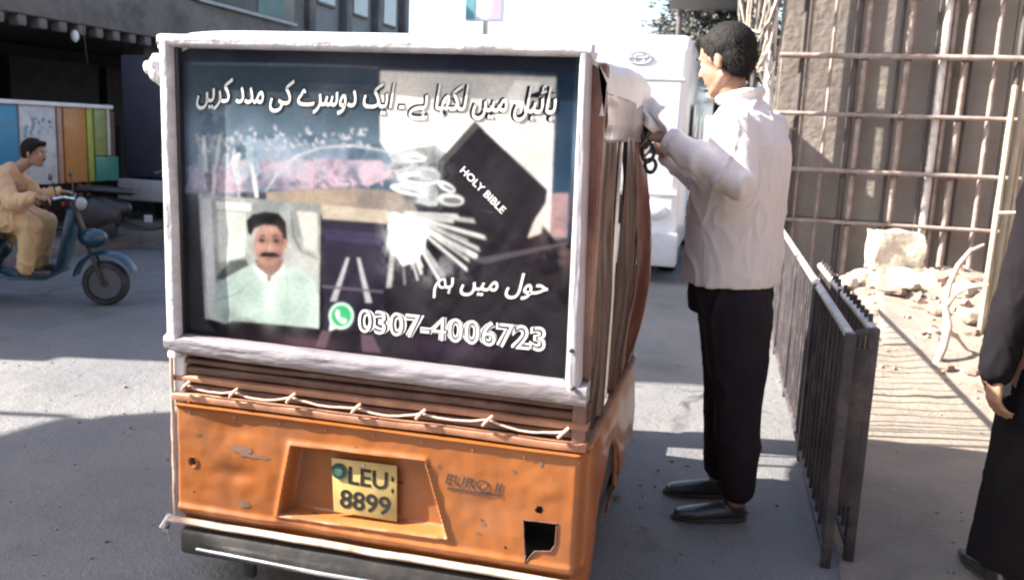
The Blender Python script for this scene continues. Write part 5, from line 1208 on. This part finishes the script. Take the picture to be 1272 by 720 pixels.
# ================================================================ scooter, built along local +X
def scooter(root, body_m, s):
    P_ = lambda x, y, z: (x*s, y*s, z*s)
    def B(mb, name, m, par=root, **k): return mb.build(name, m, par, local=True, **k)
    def wh(x):
        t_ = MB(); t_.tube([P_(x, -.07, .205), P_(x, -.058, .205), P_(x, -.03, .205), P_(x, .03, .205), P_(x, .058, .205), P_(x, .07, .205)], [.15*s, .19*s, .205*s, .205*s, .19*s, .15*s], 28, caps=False)
        o = B(t_, 'wheel', RUBB, smooth=True)
        r_ = MB(); r_.tube([P_(x, -.055, .205), P_(x, -.015, .205), P_(x, .015, .205), P_(x, .055, .205)], [.145*s, .12*s, .11*s, .145*s], 20); B(r_, 'rim', mat('dull_rim', (.12, .12, .13), .5, metal=.4), o, smooth=True)
        h_ = MB(); h_.tube([P_(x, -.07, .205), P_(x, .07, .205)], .03*s, 10); B(h_, 'hub', BLKM, o, smooth=True)
    wh(0); wh(1.22)
    # rounded rear cowl
    cb = MB()
    for sy in (1, -1):
        cb.limb([(*P_(-.22, sy*.10, .42), .12*s, .16*s), (*P_(.0, sy*.14, .43), .13*s, .21*s), (*P_(.22, sy*.10, .40), .10*s, .15*s)], 18)
    cb.limb([(*P_(-.22, 0, .50), .15*s, .13*s), (*P_(.1, 0, .55), .15*s, .12*s), (*P_(.32, 0, .50), .12*s, .10*s)], 16)
    organic(cb, 'rear_cowl', body_m, root, voxel=.014*s, smooth=5, local=True)
    B(MB().box(P_(-.38, 0, .53), (.04*s, .12*s, .06*s)), 'tail_lamp', mat('red_lamp', (.45, .02, .015), .2, coat=.8), bevel=.01)
    st_ = MB(); st_.limb([(*P_(-.18, 0, .72), .12*s, .05*s), (*P_(.12, 0, .72), .13*s, .05*s), (*P_(.42, 0, .70), .09*s, .04*s)], 16, ref=Vector((0, 0, 1))); B(st_, 'seat', mat('black_vinyl_seat', (.02, .02, .02), .4, coat=.2), smooth=True)
    fl = MB(); fl.loft([[Vector(P_(x, -w_, z-.03)), Vector(P_(x, -w_, z)), Vector(P_(x, w_, z)), Vector(P_(x, w_, z-.03))] for x, w_, z in ((.28, .14, .34), (.45, .19, .28), (.75, .19, .28), (.86, .17, .33))]); B(fl, 'floorboard', body_m, bevel=.008)
    ls = MB(); ls.loft([[Vector(P_(x+.05*math.cos(t)-.05, w_*math.sin(t), z)) for t in [R(a) for a in range(-90, 91, 15)]]+[Vector(P_(x+.03*math.cos(t)-.05, (w_-.015)*math.sin(t), z)) for t in [R(a) for a in range(90, -91, -15)]] for x, w_, z in ((.86, .16, .30), (.92, .20, .45), (.96, .21, .62), (.98, .17, .78), (.985, .09, .88))]); B(ls, 'leg_shield', body_m, smooth=True)
    fk = MB(); fk.tube([P_(.95, 0, .95), P_(1.03, 0, .70), P_(1.12, .0, .45)], .030*s, 10); fk.tube([P_(1.12, .07, .47), P_(1.20, .075, .24)], .018*s, 8); fk.tube([P_(1.12, -.07, .47), P_(1.20, -.075, .24)], .018*s, 8); B(fk, 'fork', BLKM, smooth=True)
    fd_ = MB(); rr = []
    for a in range(20, 171, 10):
        c_, s_ = math.cos(R(a)), math.sin(R(a)); rr.append([Vector(P_(1.22+.25*c_, -.085, .225+.25*s_)), Vector(P_(1.22+.28*c_, -.05, .225+.28*s_)), Vector(P_(1.22+.285*c_, .05, .225+.285*s_)), Vector(P_(1.22+.25*c_, .085, .225+.25*s_)), Vector(P_(1.22+.26*c_, .05, .225+.26*s_)), Vector(P_(1.22+.26*c_, -.05, .225+.26*s_))])
    fd_.loft(rr); B(fd_, 'fender', body_m, smooth=True)
    hb_ = MB(); hb_.tube([P_(.84, .30, .98), P_(.93, .18, 1.0), P_(.96, 0, .97), P_(.93, -.18, 1.0), P_(.84, -.30, .98)], .014*s, 8); hbo = B(hb_, 'handlebar', CHRO, smooth=True)
    for sy in (1, -1):
        g_ = MB(); g_.tube([P_(.80, sy*.36, .965), P_(.87, sy*.27, .985)], .021*s, 10); B(g_, 'grip', BLKM, hbo, smooth=True)
        g_ = MB(); g_.tube([P_(.90, sy*.22, 1.0), P_(.88, sy*.27, 1.14)], .006*s, 6); g_.ball(P_(.87, sy*.28, 1.18), (.012*s, .05*s, .035*s), 10, 8); B(g_, 'mirror', BLKM, hbo, smooth=True)
    hl_ = MB(); hl_.ball(P_(1.03, 0, .93), (.05*s, .06*s, .06*s), 14, 10); B(hl_, 'headlight', mat('scooter_lamp', (.35, .37, .38), .15), smooth=True)
    nc = MB(); nc.ball(P_(1.12, 0, .62), (.13*s, .10*s, .09*s), 14, 10); B(nc, 'front_box', body_m, smooth=True)
    en = MB(); en.box(P_(.12, -.13, .24), (.30*s, .12*s, .18*s)); en.tube([P_(.1, -.12, .2), P_(-.2, -.16, .22), P_(-.42, -.17, .26)], [.03*s, .04*s, .035*s], 10); B(en, 'engine', BLKM, bevel=.01)
    nb = MB(); nb.box(P_(.55, .21, .36), (.10*s, .01*s, .09*s)); B(nb, 'badge_plate', mat('white_plate', (.75, .75, .75), .4))
TEAL = mat('teal_blue_paint', (.012, .055, .085), .32, (.010, .042, .065), 4, dirt=(.05, .055, .055), dirt_amt=.4, dscale=6, coat=.2)
SS = .80; ROT = math.atan2(.40, .90)
fw = at_z(133, 378); sroot = Vector((fw.x-1.22*SS*math.cos(ROT), fw.y-1.22*SS*math.sin(ROT), 0))
sc1 = thing('scooter', tuple(sroot), 'teal blue scooter with rounded rear cowl, ridden by the man in beige', 'scooter', None, ROT)
scooter(sc1, TEAL, SS)
rd = thing('person', tuple(sroot), 'scooter rider in loose peach beige clothes leaning to the handlebar', 'person', None, ROT)
P_ = lambda x, y, z: Vector((x*SS, y*SS, z*SS)); Q_ = lambda p, *r: (p.x, p.y, p.z, *[q*SS for q in r])
BEI = mat('peach_beige_cotton', (.60, .40, .23), .85, (.50, .32, .18), 4, bump=.001, bscale=150)
bd = MB(); hc2 = P_(.66, 0, 1.37)
W3, M3 = head_parts(bd, hc2, (1, -.25, -.12), s=SS*1.05)
bd.limb([Q_(P_(.48, 0, 1.20), .055), Q_(P_(.61, 0, 1.31), .052)], 12); bd.limb([Q_(P_(.22, 0, .85), .13, .15), Q_(P_(.40, 0, 1.12), .11, .15)], 14)
wr_ = [P_(.76, sy*.32, 1.01) for sy in (1, -1)]
arms = [(P_(.44, sy*.19, 1.14), P_(.56, sy*.30, .95), w_) for sy, w_ in zip((1, -1), wr_)]
for a, e_, w_ in arms: bd.limb([Q_(a, .05), Q_(e_, .04)], 12); bd.limb([Q_(e_, .04), Q_(w_, .027)], 12)
for sy, w_ in zip((1, -1), wr_): hand_parts(bd, w_, (1, 0, -.05), (0, 0, 1), -sy, SS*1.05, .75)
legs = [(P_(.22, sy*.11, .82), P_(.66, sy*.19, .74), P_(.60, sy*.17, .36)) for sy in (1, -1)]
for h_, k_, a_ in legs: bd.limb([Q_(h_, .09), Q_(k_, .06)], 12); bd.limb([Q_(k_, .058), Q_(a_, .04)], 12)
organic(bd, 'body', SKIN, rd, voxel=.0075, smooth=3, local=True)
_mb = MB.build
def _loc(self, name, m, parent=None, **k): k['local'] = True; return _mb(self, name, m, parent, **k)
MB.build = _loc; _LOCAL[0] = True
face_details(W3, M3, SS*1.05, rd)
sh = MB(); sh.limb([Q_(P_(.18, 0, .80), .19, .20), Q_(P_(.27, 0, 1.0), .17, .20), Q_(P_(.40, 0, 1.12), .14, .21), Q_(P_(.46, 0, 1.20), .09, .14)], 20, ref=Vector((0, 1, 0)))
for a, e_, w_ in arms: sh.limb([Q_(a, .085), Q_(e_, .078)], 14); sh.limb([Q_(e_, .078), Q_(e_*.2+w_*.8, .058)], 14)
for sy in (1, -1): sh.limb([Q_(P_(.15, sy*.08, .80), .15), Q_(P_(.48, sy*.15, .80), .13), Q_(P_(.62, sy*.19, .76), .10)], 14); sh.limb([Q_(P_(.35, sy*.20, .76), .06), Q_(P_(.32, sy*.23, .48), .05)], 12)
organic(sh, 'tunic', BEI, rd, voxel=.010, folds=.013, fscale=14, smooth=3, local=True)
tr3 = MB()
for h_, k_, a_ in legs: tr3.limb([Q_(h_, .13), Q_(k_, .10)], 14); tr3.limb([Q_(k_, .10), Q_((k_+a_)/2, .09), Q_(a_, .075)], 14)
organic(tr3, 'trousers', mat('sand_cotton', (.52, .36, .18), .85, (.44, .30, .15), 4), rd, voxel=.010, folds=.012, fscale=14, smooth=3, local=True)
for sy in (1, -1):
    shoe(rd, P_(.54, sy*.17, .285), P_(.82, sy*.18, .285), BLKL, s=SS)
MB.build = _mb; _LOCAL[0] = False

# parked motor scooter in the dim background and a second one beyond
p2 = at_z(178, 312)
sc2 = thing('scooter', (p2.x-.55, p2.y, 0), 'dark parked scooter between the stall and the box truck', 'scooter', None, R(20))
scooter(sc2, BLKM, .85)
